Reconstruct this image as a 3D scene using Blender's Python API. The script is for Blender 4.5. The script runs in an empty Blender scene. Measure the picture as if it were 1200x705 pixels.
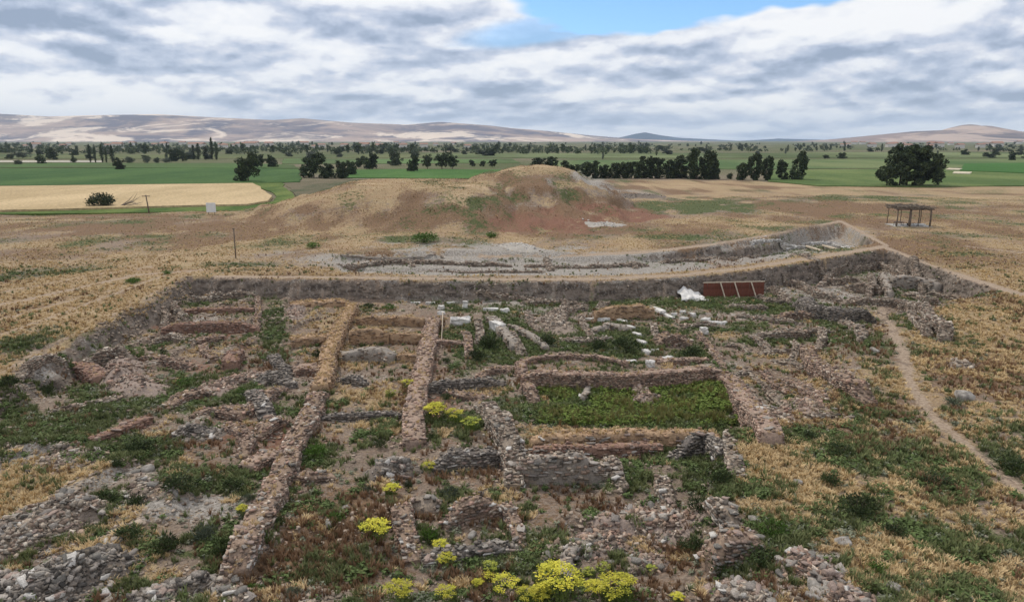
import bpy, math, random
import numpy as np
random.seed(7)
RNG = np.random.default_rng(7)
SC = bpy.context.scene
C = SC.collection

# ------------------------------------------------------------------ camera
CAMZ = 18.0
PITCH = math.radians(12.4)
F = 600.0 / math.tan(math.radians(35.0))       # focal length in photo pixels (1200 wide)
cam_d = bpy.data.cameras.new('camera')
cam = bpy.data.objects.new('camera', cam_d)
C.objects.link(cam)
cam.location = (0, 0, CAMZ)
cam.rotation_euler = (math.radians(90) - PITCH, 0, 0)
cam_d.angle = math.radians(70)
cam_d.clip_start = 0.5
cam_d.clip_end = 60000
SC.camera = cam
SC.render.resolution_x = 1024
SC.render.resolution_y = 601
SC.view_settings.view_transform = 'Standard'
SC.view_settings.look = 'None'
SC.view_settings.exposure = 0.08
SC.view_settings.gamma = 1.0
SC.cycles.volume_bounces = 1
SC.cycles.max_bounces = 5
SC.cycles.diffuse_bounces = 3
SC.cycles.transparent_max_bounces = 8

# ------------------------------------------------------------------ node helper
def nn(nt, typ, **kw):
    n = nt.nodes.new(typ)
    ins = kw.pop('ins', {})
    for k, v in kw.items():
        setattr(n, k, v)
    for k, v in ins.items():
        if hasattr(v, 'is_output') and v.is_output:
            nt.links.new(v, n.inputs[k])
        elif isinstance(v, bpy.types.NodeSocket):
            nt.links.new(v, n.inputs[k])
        else:
            n.inputs[k].default_value = v
    return n
def mth(nt, op, a, b=None, c=None, clamp=False):
    n = nt.nodes.new('ShaderNodeMath'); n.operation = op; n.use_clamp = clamp
    for i, v in enumerate((a, b, c)):
        if v is None: continue
        if isinstance(v, bpy.types.NodeSocket): nt.links.new(v, n.inputs[i])
        else: n.inputs[i].default_value = v
    return n.outputs[0]
def mixc(nt, f, a, b, blend='MIX'):
    n = nt.nodes.new('ShaderNodeMix'); n.data_type = 'RGBA'; n.blend_type = blend
    for i, v in ((0, f), (6, a), (7, b)):
        if isinstance(v, bpy.types.NodeSocket): nt.links.new(v, n.inputs[i])
        elif i == 0: n.inputs[0].default_value = v
        else: n.inputs[i].default_value = (v[0], v[1], v[2], 1)
    return n.outputs[2]
def sstep(nt, v, lo, hi, a=0.0, b=1.0):
    n = nt.nodes.new('ShaderNodeMapRange'); n.interpolation_type = 'SMOOTHSTEP'
    if isinstance(v, bpy.types.NodeSocket): nt.links.new(v, n.inputs[0])
    n.inputs[1].default_value = lo; n.inputs[2].default_value = hi
    n.inputs[3].default_value = a; n.inputs[4].default_value = b
    return n.outputs[0]
def noise(nt, vec, scale, detail=4, rough=0.55, dist=0.0, out=0):
    n = nt.nodes.new('ShaderNodeTexNoise')
    if vec is not None: nt.links.new(vec, n.inputs['Vector'])
    n.inputs['Scale'].default_value = scale; n.inputs['Detail'].default_value = detail
    n.inputs['Roughness'].default_value = rough; n.inputs['Distortion'].default_value = dist
    return n.outputs[out]
def vscale(nt, vec, s):
    n = nt.nodes.new('ShaderNodeMapping'); nt.links.new(vec, n.inputs['Vector'])
    n.inputs['Scale'].default_value = s
    return n.outputs[0]

# ------------------------------------------------------------------ world and sun
SUN_EL, SUN_ROT = math.radians(52), math.radians(-38)     # sun beyond the site, to the left
world = bpy.data.worlds.new('World'); SC.world = world
world.use_nodes = True
nt = world.node_tree; nt.nodes.clear()
sky = nn(nt, 'ShaderNodeTexSky', sky_type='NISHITA', sun_disc=False, sun_elevation=SUN_EL, sun_rotation=SUN_ROT,
         altitude=1000.0, air_density=1.0, dust_density=0.6, ozone_density=1.5)
tc = nn(nt, 'ShaderNodeTexCoord')
sep = nn(nt, 'ShaderNodeSeparateXYZ', ins={0: tc.outputs['Generated']})
dx, dy, dz = sep.outputs
zz = mth(nt, 'ADD', mth(nt, 'MAXIMUM', dz, 0.0), 0.055)
cx_ = mth(nt, 'DIVIDE', dx, zz); cy_ = mth(nt, 'DIVIDE', dy, zz)
pl = nn(nt, 'ShaderNodeCombineXYZ', ins={0: cx_, 1: cy_, 2: 0.0}).outputs[0]
# puffy clumps seen side on, flattened towards the horizon
el = mth(nt, 'POWER', mth(nt, 'MAXIMUM', dz, 0.0005), 0.75)
az = mth(nt, 'DIVIDE', dx, mth(nt, 'ADD', mth(nt, 'ABSOLUTE', dy), 0.15))
side = nn(nt, 'ShaderNodeCombineXYZ', ins={0: az, 1: el, 2: mth(nt, 'MULTIPLY', dy, 0.35)}).outputs[0]
def layer(sx_, sy_, det, off, rough=.5, dist=.5, lift=.13):
    q = nn(nt, 'ShaderNodeMapping', ins={'Vector': side}); q.inputs['Scale'].default_value = (sx_, sy_, 1); q.inputs['Location'].default_value = (off, off * .7, off)
    up = nn(nt, 'ShaderNodeMapping', ins={'Vector': side}); up.inputs['Scale'].default_value = (sx_, sy_, 1); up.inputs['Location'].default_value = (off - .05, off * .7 + lift, off)
    a_ = noise(nt, q.outputs[0], 1.0, det, rough, dist); b_ = noise(nt, up.outputs[0], 1.0, det, rough, dist)
    return a_, mth(nt, 'SUBTRACT', a_, b_)
big, lb = layer(2.0, 6.0, 2, 4.2, .4, .0, .35)
puff, l1 = layer(6.5, 13.0, 3, 1.3, .5, .0, .30)
puf2, l2 = layer(20.0, 30.0, 6, 7.7, .6, .0, .34)
wv = nn(nt, 'ShaderNodeMapping', ins={'Vector': side}); wv.inputs['Scale'].default_value = (11, 21, 1)
wn = noise(nt, wv.outputs[0], .7, 4, .6, 0, 1)
wv2 = nn(nt, 'ShaderNodeVectorMath', operation='MULTIPLY_ADD', ins={0: wn, 1: (1.5, 1.5, 0), 2: wv.outputs[0]})
vor = nn(nt, 'ShaderNodeTexVoronoi', feature='SMOOTH_F1', voronoi_dimensions='2D', ins={'Vector': wv2.outputs[0], 'Scale': 1.0, 'Smoothness': .35, 'Detail': 1.0, 'Roughness': .5})
wv3 = nn(nt, 'ShaderNodeVectorMath', operation='ADD', ins={0: wv2.outputs[0], 1: (-.05, .30, 0)})
vorb = nn(nt, 'ShaderNodeTexVoronoi', feature='SMOOTH_F1', voronoi_dimensions='2D', ins={'Vector': wv3.outputs[0], 'Scale': 1.0, 'Smoothness': .35, 'Detail': 1.0, 'Roughness': .5})
bil = mth(nt, 'SUBTRACT', vorb.outputs['Distance'], vor.outputs['Distance'])
shade = mth(nt, 'ADD', .5, mth(nt, 'MULTIPLY', bil, .34))
for v_, k_, m_ in ((big, .80, .5), (lb, .70, 0), (puff, .50, .5), (l1, .95, 0), (puf2, .22, .5), (l2, .45, 0)):
    t_ = mth(nt, 'MULTIPLY', mth(nt, 'SUBTRACT', v_, m_), k_) if m_ else mth(nt, 'MULTIPLY', v_, k_)
    shade = mth(nt, 'ADD', shade, t_)
# a low dark bank of rain cloud over the middle of the long hills, brighter clouds left of it
def lump(u0, v0, ru, rv):
    uu = mth(nt, 'DIVIDE', dx, mth(nt, 'MAXIMUM', dy, 0.05)); vv = mth(nt, 'DIVIDE', dz, mth(nt, 'MAXIMUM', dy, 0.05))
    a = mth(nt, 'DIVIDE', mth(nt, 'SUBTRACT', uu, u0), ru); b = mth(nt, 'DIVIDE', mth(nt, 'SUBTRACT', vv, v0), rv)
    return mth(nt, 'EXPONENT', mth(nt, 'MULTIPLY', mth(nt, 'ADD', mth(nt, 'MULTIPLY', a, a), mth(nt, 'MULTIPLY', b, b)), -1.0))
shade = mth(nt, 'ADD', shade, mth(nt, 'MULTIPLY', lump(-.12, .045, .24, .022), -.22))
shade = mth(nt, 'ADD', shade, mth(nt, 'MULTIPLY', lump(-.62, .095, .25, .02), -.10))
shade = mth(nt, 'ADD', shade, mth(nt, 'MULTIPLY', lump(-.62, .03, .2, .014), .16))
shade = mth(nt, 'ADD', shade, .10)
cr = nn(nt, 'ShaderNodeValToRGB')
nt.links.new(shade, cr.inputs[0])
e = cr.color_ramp.elements
e[0].position = 0.20; e[0].color = (0.30, 0.37, 0.50, 1)
e[1].position = 0.76; e[1].color = (0.97, 0.97, 0.98, 1)
for p_, c_ in ((0.32, (0.42, 0.49, 0.63)), (0.42, (0.56, 0.62, 0.75)), (0.52, (0.71, 0.74, 0.83)), (0.60, (0.86, 0.88, 0.93))):
    q = e.new(p_); q.color = (*c_, 1)
# gap of open sky
u = mth(nt, 'DIVIDE', dx, mth(nt, 'MAXIMUM', dy, 0.05)); v = mth(nt, 'DIVIDE', dz, mth(nt, 'MAXIMUM', dy, 0.05))
def gap(u0, v0, ru, rv, tilt, soft):
    a = mth(nt, 'SUBTRACT', u, u0); b = mth(nt, 'SUBTRACT', mth(nt, 'SUBTRACT', v, v0), mth(nt, 'MULTIPLY', a, tilt))
    a = mth(nt, 'DIVIDE', a, ru); b = mth(nt, 'DIVIDE', b, rv)
    r = mth(nt, 'SQRT', mth(nt, 'ADD', mth(nt, 'MULTIPLY', a, a), mth(nt, 'MULTIPLY', b, b)))
    r = mth(nt, 'ADD', r, mth(nt, 'MULTIPLY', mth(nt, 'SUBTRACT', puff, 0.5), 2.0))
    return sstep(nt, r, 1.0 - soft, 1.0 + soft, 1.0, 0.0)
g1 = gap(0.30, 0.200, 0.27, 0.054, 0.10, 0.10)
g2 = gap(0.04, 0.140, 0.10, 0.016, 0.14, 0.4)
hole = mth(nt, 'MAXIMUM', g1, mth(nt, 'MULTIPLY', g2, 0.55))
hole = mth(nt, 'MULTIPLY', hole, sstep(nt, dy, 0.0, 0.2))
blue = mixc(nt, 1.0, sky.outputs[0], (0.80, 1.08, 1.30), 'MULTIPLY')
skyc = nn(nt, 'ShaderNodeVectorMath', operation='SCALE', ins={0: blue, 'Scale': 0.115}).outputs[0]
# far band near the horizon is paler and bluer
hz = sstep(nt, dz, 0.0, 0.05, 0.45, 0.0)
cl = mixc(nt, hz, cr.outputs[0], (0.46, 0.57, 0.75))
final = mixc(nt, hole, cl, skyc)
bg = nn(nt, 'ShaderNodeBackground', ins={'Color': sky.outputs[0], 'Strength': 0.1})
bg2 = nn(nt, 'ShaderNodeBackground', ins={'Color': final, 'Strength': 1.0})
# cloud cover lets one tenth of the clear sky through
ms = nn(nt, 'ShaderNodeMixShader', ins={0: 0.95, 1: bg.outputs[0], 2: bg2.outputs[0]})
wo = nn(nt, 'ShaderNodeOutputWorld', ins={0: ms.outputs[0]})

sd = bpy.data.lights.new('sun', 'SUN'); sun = bpy.data.objects.new('sun', sd); C.objects.link(sun)
sd.energy = 2.2; sd.angle = math.radians(3); sd.color = (1.0, 0.94, 0.85)
# sun_rotation turns clockwise from +Y
sdir = (math.cos(SUN_EL) * math.sin(SUN_ROT), math.cos(SUN_EL) * math.cos(SUN_ROT), math.sin(SUN_EL))
from mathutils import Vector, Matrix, Euler
sun.rotation_euler = Vector(sdir).to_track_quat('Z', 'Y').to_euler()
sun.location = (0, 0, 60)

# ------------------------------------------------------------------ geometry of the view (photo pixel <-> world)
CP, SP = math.cos(PITCH), math.sin(PITCH)
def G(px, py, z=0.0):
    a = (px - 600) / F; b = (352.5 - py) / F
    dy_ = CP + b * SP; dz_ = -SP + b * CP
    t = (z - CAMZ) / dz_
    return (a * t, dy_ * t)
def project(x, y, z):
    d = y * CP - (z - CAMZ) * SP
    up = y * SP + (z - CAMZ) * CP
    d = np.where(d < 1, 1, d)
    return 600 + F * x / d, 352.5 - F * up / d
# ------------------------------------------------------------------ numpy noise
def _h(ix, iy, s):
    n = (ix.astype(np.int64) * 374761393 + iy.astype(np.int64) * 668265263 + s * 974634777) & 0x7fffffff
    n = ((n ^ (n >> 13)) * 1274126177) & 0x7fffffff
    return ((n ^ (n >> 16)) & 0xffffff) / 16777215.0
def vn(x, y, s=0):
    ix = np.floor(x); iy = np.floor(y); fx = x - ix; fy = y - iy
    fx = fx * fx * (3 - 2 * fx); fy = fy * fy * (3 - 2 * fy)
    a = _h(ix, iy, s); b = _h(ix + 1, iy, s); c = _h(ix, iy + 1, s); d = _h(ix + 1, iy + 1, s)
    return (a + (b - a) * fx) * (1 - fy) + (c + (d - c) * fx) * fy
def fbm(x, y, scale, o=4, s=0):
    t = 0; a = 0.5; n = 0
    x = np.asarray(x, float) / scale; y = np.asarray(y, float) / scale
    for k in range(o):
        t = t + a * vn(x + 17.3 * k, y - 9.1 * k, s + k); n += a; a *= 0.5; x = x * 2.03; y = y * 2.03
    return t / n
def ss(v, a, b):
    t = np.clip((v - a) / (b - a), 0, 1); return t * t * (3 - 2 * t)
def inside(x, y, P):
    r = np.zeros(x.shape, bool); n = len(P)
    for i in range(n):
        x1, y1 = P[i]; x2, y2 = P[(i + 1) % n]
        if y1 == y2: continue
        c = ((y1 > y) != (y2 > y)) & (x < (x2 - x1) * (y - y1) / (y2 - y1) + x1)
        r ^= c
    return r
def segd(x, y, a, b):
    vx, vy = b[0] - a[0], b[1] - a[1]; L = vx * vx + vy * vy + 1e-9
    t = np.clip(((x - a[0]) * vx + (y - a[1]) * vy) / L, 0, 1)
    return np.hypot(x - a[0] - t * vx, y - a[1] - t * vy)
def pit(x, y, P, W):
    """0 outside polygon P, 1 well inside; W[i] is how wide the slope of edge i is"""
    m = inside(x, y, P); t = np.full(x.shape, 9.0)
    jx = (fbm(x, y, 2.6, 4, 91) - .5) * 1.9
    for i in range(len(P)):
        d = segd(x, y, P[i], P[(i + 1) % len(P)])
        t = np.minimum(t, (d + jx * min(1, W[i])) / W[i])
    return np.where(m, ss(t, 0, 1), 0.0)

# ------------------------------------------------------------------ height of the ground
DIG_PX = [(-120, 500), (0, 438), (45, 413), (100, 388), (150, 361), (180, 345), (215, 323), (330, 327), (540, 329), (700, 330), (800, 325),
          (880, 317), (960, 305), (1040, 291), (1176, 342), (1120, 356), (1060, 372), (1025, 385), (1010, 430), (960, 478), (900, 500), (868, 505),
          (858, 545), (862, 590), (900, 640), (960, 720), (1100, 900), (-1200, 900), (-700, 620)]
DIG = [G(a, b, 0) for a, b in DIG_PX]
DIGW = [3, 3, 2.6, 2.6, 2.6, 2.4, .9, .8, .8, .8, .8, .8, .8, 1.2, 5, 5, 5, 6, 6, 4, 2.0, 1.6, 2.2, 4, 5, 6, 8, 8, 6]
UP_PX = [(388, 299), (480, 296), (600, 300), (700, 300), (760, 297), (830, 289), (900, 279), (985, 262), (1030, 284), (950, 297), (880, 309), (800, 318),
         (700, 323), (540, 322), (400, 319)]
UP = [G(a, b, 0) for a, b in UP_PX]
UPW = [1.5, 1.5, 1.5, 1.5, 1.2, 1, 1, 1, 1, 1, 1, 1, 1, 1, 2]
UP2 = [G(a, b, -1.2) for a, b in [(640, 304), (700, 306), (640, 310), (600, 309), (480, 306), (400, 306), (410, 303), (520, 303)]]
UP3 = [G(a, b, -1) for a, b in [(840, 292), (985, 270), (1012, 283), (930, 290), (845, 300)]]
NOTCH = [G(a, b, -1.2) for a, b in [(400, 317), (560, 318), (560, 322), (400, 321)]]
PITC = G(45, 450, -2.6)
def relic(x, y):
    """faint lines of buried walls: a loose, broken grid over the floor of the dig"""
    wx = (fbm(x, y, 14, 3, 301) - .5) * 5; wy = (fbm(x, y, 14, 3, 302) - .5) * 5
    u = x * .985 - y * .17 + wx; v = y * .985 + x * .05 + wy
    r = np.zeros(x.shape)
    for c, o_, per, sd_ in ((u, v, 6.3, 310), (v, u, 7.1, 320)):
        k = np.round(c / per); d = np.abs(c - k * per + (_h(k.astype(int), k.astype(int) * 0, sd_) - .5) * 2.2)
        on = ss(vn(k * 3.7 + 11, o_ / 5.5, sd_ + 1), .38, .55)
        r = np.maximum(r, on * (1 - ss(d, .35, 1.0)))
    return r
def H(x, y):
    x = np.asarray(x, float); y = np.asarray(y, float)
    r = np.hypot(x, y)
    near = 1 - ss(r, 260, 500)
    z = (fbm(x, y, 26, 4, 3) - .5) * 1.3 * near * ss(r, 90, 200) + (fbm(x, y, 5, 3, 5) - .5) * .32 * near
    z = z * (1 - ss(r, 255, 290) * .8)
    # mound
    yy = np.where(y < 203, (y - 203) / 66, (y - 203) / 40)
    rr = np.sqrt(((x - 7) / 29) ** 2 + yy ** 2) * (1 + (fbm(x, y, 14, 3, 11) - .5) * .35)
    gul = np.abs(fbm(x, y * .45, 7, 4, 14) - .5) * 2
    rd = np.sqrt(((x - 5.5) / 28.5) ** 2 + ((y - 205) / 34) ** 2) * (1 + (fbm(x, y, 10, 4, 15) - .5) * .30)
    lum = (fbm(x, y, 8, 4, 16) - .5)
    dome = 11.0 * np.maximum(0, 1 - rd ** 2.4) ** .95
    skirt = 5.2 * (1 - ss(rr, .25, 1.0))
    z += (np.maximum(dome, skirt) - 2.0 * gul * ss(rr, .25, .5) * (1 - ss(rr, .8, 1.1)) + 2.4 * lum * (1 - ss(rr, .7, 1.0))) * near
    xx = np.where(x > -20, (x + 20) / 30, (x + 20) / 50)
    yp = np.where(y < 195, (y - 195) / 52, (y - 195) / 34)
    r2 = np.sqrt(np.abs(xx) ** 3.2 + np.abs(yp) ** 3.2) ** (1 / 1.6) * (1 + (fbm(x, y, 12, 3, 12) - .5) * .3)
    z = np.maximum(z, 0) + 0 * z + np.where(z < 0, z, 0)
    z = np.maximum(z, 7.4 * (1 - ss(r2, .42, 1.0)) - 1.3 * gul * ss(r2, .4, .6) * (1 - ss(r2, .8, 1.0)) + (fbm(x, y, 6, 3, 8) - .5) * .5 * near - .1)
    # gentle hummocks to the right
    z += 1.1 * np.exp(-((x - 55) / 16) ** 2 - ((y - 152) / 10) ** 2)
    z += 1.3 * np.exp(-((x - 95) / 30) ** 2 - ((y - 215) / 16) ** 2)
    m = pit(x, y, DIG, DIGW)
    floor = -2.35 + .45 * (1 - ss(y, 38, 70)) - relic(x, y) * 0 + (fbm(x, y, 9, 4, 21) - .5) * .9 + (fbm(x, y, 1.6, 3, 22) - .5) * .28
    # rises: left terrace and middle rooms
    rm = ss(x, -24, -20) * (1 - ss(x, 26, 30)) * ss(y, 40, 44) * (1 - ss(y, 92, 96))
    cr_ = ss(x, 26, 34) * ss(y, 72, 80)
    floor += (.5 - .3 * cr_) * relic(x, y) * (1 - .85 * rm) - .2 - .5 * cr_ + cr_ * .4 * (ss(fbm(x, y, 9, 2, 333), .47, .53) - .5)
    floor += .5 * (1 - ss(np.hypot((x + 50) / 16, (y - 66) / 16), .4, 1.1))
    z = z * (1 - m) + floor * m
    a, b = PITC
    z -= .7 * (1 - ss(np.hypot((x - a) / 5.2, (y - b) / 7), .7, 1.0))
    m = pit(x, y, UP, UPW)
    z = z - m * (.85 + 1.1 * ss(x, 10, 45)) + m * (fbm(x, y, 2.5, 3, 33) - .5) * .5
    m = pit(x, y, UP3, [.8] * 5)
    z = z - m * 1.0
    m = pit(x, y, UP2, [.6] * 8); z = z - m * .7
    m = pit(x, y, NOTCH, [.4] * 4); z = z - m * .7
    return z
HX0, HY0, HD = -76.0, 20.0, .25
_hx, _hy = np.meshgrid(np.arange(HX0, 92, HD), np.arange(HY0, 165, HD))
HGRID = H(_hx.ravel(), _hy.ravel()).reshape(_hx.shape)
def Hq(x, y):
    """height of the ground at one point, read from a table where there is one"""
    u_, v_ = (x - HX0) / HD, (y - HY0) / HD; i_, j_ = int(math.floor(u_)), int(math.floor(v_))
    if i_ < 0 or j_ < 0 or i_ >= HGRID.shape[1] - 1 or j_ >= HGRID.shape[0] - 1: return float(H(np.array([x]), np.array([y]))[0])
    a, b = u_ - i_, v_ - j_; g_ = HGRID
    return float((g_[j_, i_] * (1 - a) + g_[j_, i_ + 1] * a) * (1 - b) + (g_[j_ + 1, i_] * (1 - a) + g_[j_ + 1, i_ + 1] * a) * b)
def at(px, py, h=0.0):
    """world point h above the ground that shows at this pixel"""
    z = -2.0
    for _ in range(14):
        x, y = G(px, py, z); zn = Hq(x, y) + h
        z = z * .45 + zn * .55
    x, y = G(px, py, z)
    return x, y, Hq(x, y)

# ------------------------------------------------------------------ what covers the ground (a map by kind of cover)
KEYS = ('dry', 'green', 'grey', 'red', 'path', 'brown')
# kind, cx, cy, rx, ry, turn, strength  (photo pixels, read on the ground)
BL = []
def bl(k, *a):
    for t in a: BL.append((k,) + (t if len(t) == 6 else t + (1.0,)) if len(t) >= 5 else (k,) + t + (0, 1.0))
bl('green', (190, 460, 90, 16, -3), (130, 490, 60, 14, -8), (50, 505, 60, 12, 0), (90, 520, 50, 12, 0), (325, 375, 14, 30, 10), (280, 465, 30, 8, 0), (212, 562, 26, 12, 0),
   (165, 520, 30, 16, 0), (60, 395, 45, 10, -8, .8), (20, 405, 30, 10, 0), (40, 320, 70, 6, -5, .7), (110, 315, 60, 4, -6, .5), (230, 640, 55, 22, 0, .9), (270, 570, 18, 12, 0),
   (125, 580, 26, 12, 0), (150, 625, 28, 12, 0), (740, 475, 120, 30, 0, 1.3), (760, 455, 100, 16, 0, .9), (800, 500, 60, 8, 0), (660, 395, 90, 14, 0), (575, 405, 40, 22, 0), (735, 403, 40, 20, 0),
   (590, 380, 26, 18, 0, .6), (810, 413, 18, 11, 0), (700, 355, 90, 7, 0, .8), (850, 350, 70, 8, 0), (900, 358, 60, 9, 0), (940, 365, 40, 9, 0), (925, 395, 50, 7, 0), (880, 400, 40, 6, 0),
   (990, 320, 26, 7, 0), (1080, 345, 45, 9, 0), (1095, 385, 50, 12, 15), (1010, 400, 45, 16, 15, .9), (1000, 455, 40, 12, 15, .7), (820, 560, 36, 22, 0, 1.1), (840, 540, 18, 30, 0), (740, 565, 30, 20, 0, .6), (860, 655, 60, 26, 0),
   (820, 620, 40, 16, 0, .8), (910, 625, 40, 20, 0), (900, 575, 34, 10, 0), (960, 515, 40, 12, 15), (1000, 540, 50, 18, 15), (1005, 590, 40, 22, 0, 1.1), (1080, 545, 70, 18, 18), (1110, 580, 60, 16, 0),
   (1060, 620, 80, 14, 0, .8), (1180, 545, 36, 16, 20), (1040, 490, 30, 12, 0, .7), (1150, 640, 60, 20, 0, .6), (960, 670, 40, 20, 0, .6), (1060, 690, 40, 14, 0, .6), (1130, 695, 40, 14, 0, .7),
   (365, 527, 22, 14, 10), (360, 600, 40, 16, 0, .5), (395, 605, 18, 9, 0), (500, 625, 18, 12, 0), (527, 577, 18, 9, 0), (640, 640, 40, 20, 0, .6), (700, 560, 50, 16, 0, .5), (560, 660, 60, 16, 0, .5),
   (470, 655, 30, 20, 0, .5), (430, 360, 10, 6, 0), (555, 362, 60, 6, 0, .7), (610, 235, 60, 7, -5, .9), (480, 280, 40, 4, 0), (420, 265, 30, 4, -22, .8), (470, 245, 40, 4, -12, .6), (560, 240, 80, 5, -8, .9),
   (820, 240, 60, 6, 0, .7), (760, 252, 60, 12, 0, .5), (920, 264, 60, 5, 0, .7), (650, 262, 60, 10, 0, .5), (1010, 232, 80, 4, 0, .5), (160, 245, 130, 3, 0, 1), (155, 329, 9, 4, 0), (197, 319, 8, 3, 0), (275, 310, 60, 3, 0, .7),
   (420, 312, 60, 3, 0, .5), (640, 312, 90, 4, 0, .6), (760, 308, 80, 4, 0, .6), (900, 300, 60, 3, 0, .5), (100, 262, 90, 8, 3, .5), (50, 280, 70, 6, 0, .5), (160, 290, 50, 5, 0, .4), (830, 385, 30, 8, 0, .6),
   (1190, 515, 30, 14, 0, .7), (540, 540, 30, 6, 0, .5), (300, 470, 20, 20, 0, .6), (560, 330, 240, 5, 0, .0), (30, 455, 30, 12, 0, .6), (310, 345, 20, 8, 0, .6), (235, 355, 40, 5, 0, .5), (60, 480, 60, 10, 0, .6), (450, 480, 30, 8, 0, .4), (545, 500, 30, 12, 0, .8))
bl('dry', (60, 560, 75, 26, -6, 1.2), (10, 590, 40, 16, 0), (140, 330, 110, 22, -14, .7), (120, 380, 90, 12, -22, .8), (430, 420, 60, 12, 0, .8), (430, 465, 60, 14, 0, .9), (440, 500, 50, 8, 0, .6), (430, 380, 70, 8, 0, .7), (180, 605, 50, 12, -8, .8), (160, 645, 60, 20, -8, .9),
   (150, 680, 60, 14, 0, .9), (400, 560, 70, 14, 0, .5), (720, 432, 100, 6, 0, .4), (850, 395, 20, 6, 0), (640, 505, 120, 6, 0, .9), (700, 525, 90, 7, 0, .8), (860, 445, 30, 4, 0, 1), (940, 420, 50, 10, 0, .8), (1000, 370, 60, 6, 0, .8), (920, 540, 50, 22, 10, .9),
   (960, 580, 60, 10, 0, .6), (900, 600, 40, 8, 0, .8), (1150, 400, 60, 40, 10, .6), (1120, 440, 60, 30, 0, .5), (1020, 560, 60, 12, 0, .6), (1090, 590, 60, 12, 0, .6), (1010, 640, 60, 14, 0, .5), (1060, 670, 70, 18, 0, .9), (1190, 680, 40, 20, 0, .8), (930, 610, 40, 8, 0, .8),
   (880, 445, 30, 5, 0, .7), (960, 455, 30, 20, 0, .7), (690, 585, 60, 10, 0, .3), (430, 290, 90, 5, 0, .6), (350, 270, 100, 10, 0, .5), (830, 262, 70, 6, 0, 1), (760, 218, 200, 4, 0, 1), (550, 215, 80, 6, 0, .6), (430, 225, 90, 12, -6, .6), (610, 200, 60, 8, 0, .6), (555, 460, 50, 8, 0, .6),
   (640, 470, 8, 14, 0, .8), (390, 360, 60, 10, 0, .6), (400, 400, 20, 30, 0, .6), (230, 415, 30, 5, 0, .6), (60, 470, 40, 6, 0, .4))
bl('grey', (40, 445, 30, 26, 0, 1.1), (20, 535, 60, 12, -8, .9), (60, 525, 50, 9, -8, .8), (130, 560, 60, 10, -14, .8), (240, 600, 70, 18, 0, .8), (200, 590, 60, 14, 0, .6), (130, 395, 40, 8, -20, .9), (60, 405, 40, 7, -15, .7), (500, 300, 180, 14, 0, 1), (740, 305, 200, 12, -3, 1.1), (920, 285, 110, 12, -8, 1.1),
   (640, 335, 330, 14, 0, .6), (700, 560, 40, 8, 0, .4), (690, 640, 60, 14, -8, .5), (100, 620, 70, 22, -20, .7), (260, 690, 90, 14, 0, .4), (330, 690, 60, 10, 0, .6), (985, 345, 90, 12, 0, .7), (1060, 325, 70, 10, 0, .6), (1130, 470, 22, 8, 0, .9), (1180, 515, 30, 7, 0, .6), (540, 290, 60, 5, 0, .9), (610, 292, 40, 4, 0, .8),
   (700, 222, 25, 10, 20, .8), (740, 226, 34, 6, 0, .9), (640, 215, 60, 10, 0, .4), (610, 232, 30, 12, 0, .5), (700, 262, 22, 6, 0, .8), (860, 245, 70, 7, 0, .6), (760, 600, 40, 12, 0, .5), (320, 500, 30, 20, 0, .3), (800, 400, 60, 8, 0, .4), (620, 370, 60, 20, 0, .6), (590, 350, 80, 6, 0, .6), (230, 345, 50, 6, 0, .3), (960, 660, 40, 14, 0, .7), (60, 690, 90, 18, 0, .6),
   (150, 450, 30, 12, 0, .5), (970, 650, 30, 12, 0, .7), (30, 645, 60, 20, 0, .5), (840, 372, 60, 6, 0, .5))
bl('green', (800, 243, 70, 7, 0, 1.0), (860, 238, 50, 5, 0, .9), (640, 228, 90, 5, -2, 1.0), (560, 247, 60, 5, -8, .8), (720, 280, 90, 5, 0, .6), (610, 262, 30, 10, 0, .6))
bl('red', (690, 255, 85, 10, 0, 1.0), (640, 266, 80, 7, 0, .9), (600, 236, 40, 8, 0, .7))
bl('green', (610, 229, 80, 6, -3, .9), (650, 250, 60, 4, 0, .7), (600, 306, 60, 3, 0, .7), (700, 311, 50, 3, 0, .7), (860, 297, 40, 3, 0, .7), (470, 311, 40, 3, 0, .6), (790, 309, 40, 3, 0, .7), (740, 302, 40, 3, 0, .6))
bl('brown', (640, 222, 70, 12, 0, 1.1), (600, 228, 40, 10, 0, .8), (700, 240, 50, 10, 0, .8), (430, 240, 60, 7, -8, .7), (370, 240, 40, 7, -25, .7), (880, 236, 80, 5, 0, .8), (1000, 244, 120, 5, 0, .8), (140, 275, 120, 8, 0, .7), (60, 355, 60, 5, -15, .6), (130, 348, 60, 4, -18, .6))
bl('grey', (695, 213, 26, 10, 25, 1.2), (640, 216, 26, 8, 0, .7), (600, 245, 40, 8, 0, .7), (480, 305, 110, 11, 0, .9), (620, 306, 120, 10, 0, .9), (800, 303, 120, 9, -4, .9))
bl('red', (660, 258, 90, 14, 0, 1.1), (700, 248, 50, 10, 0, .9), (640, 270, 60, 8, 0, .7), (480, 232, 50, 9, 0, .4), (105, 432, 14, 8, 0, 1), (270, 500, 60, 18, 0, .5), (300, 515, 50, 16, 0, .5), (420, 385, 20, 20, 0, .35), (240, 388, 60, 8, 0, .6), (380, 350, 40, 5, 0, .6), (240, 430, 70, 8, 0, .5),
   (160, 490, 26, 6, -20, .8), (350, 520, 40, 20, 0, .5), (700, 430, 60, 5, 0, .4), (300, 400, 30, 12, 0, .5), (520, 470, 30, 30, 0, .5), (500, 420, 16, 40, 0, .5), (560, 565, 40, 6, 0, .3), (330, 300, 60, 4, 0, .3), (530, 500, 40, 16, 0, .4), (1130, 460, 70, 16, 0, .3))
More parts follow.
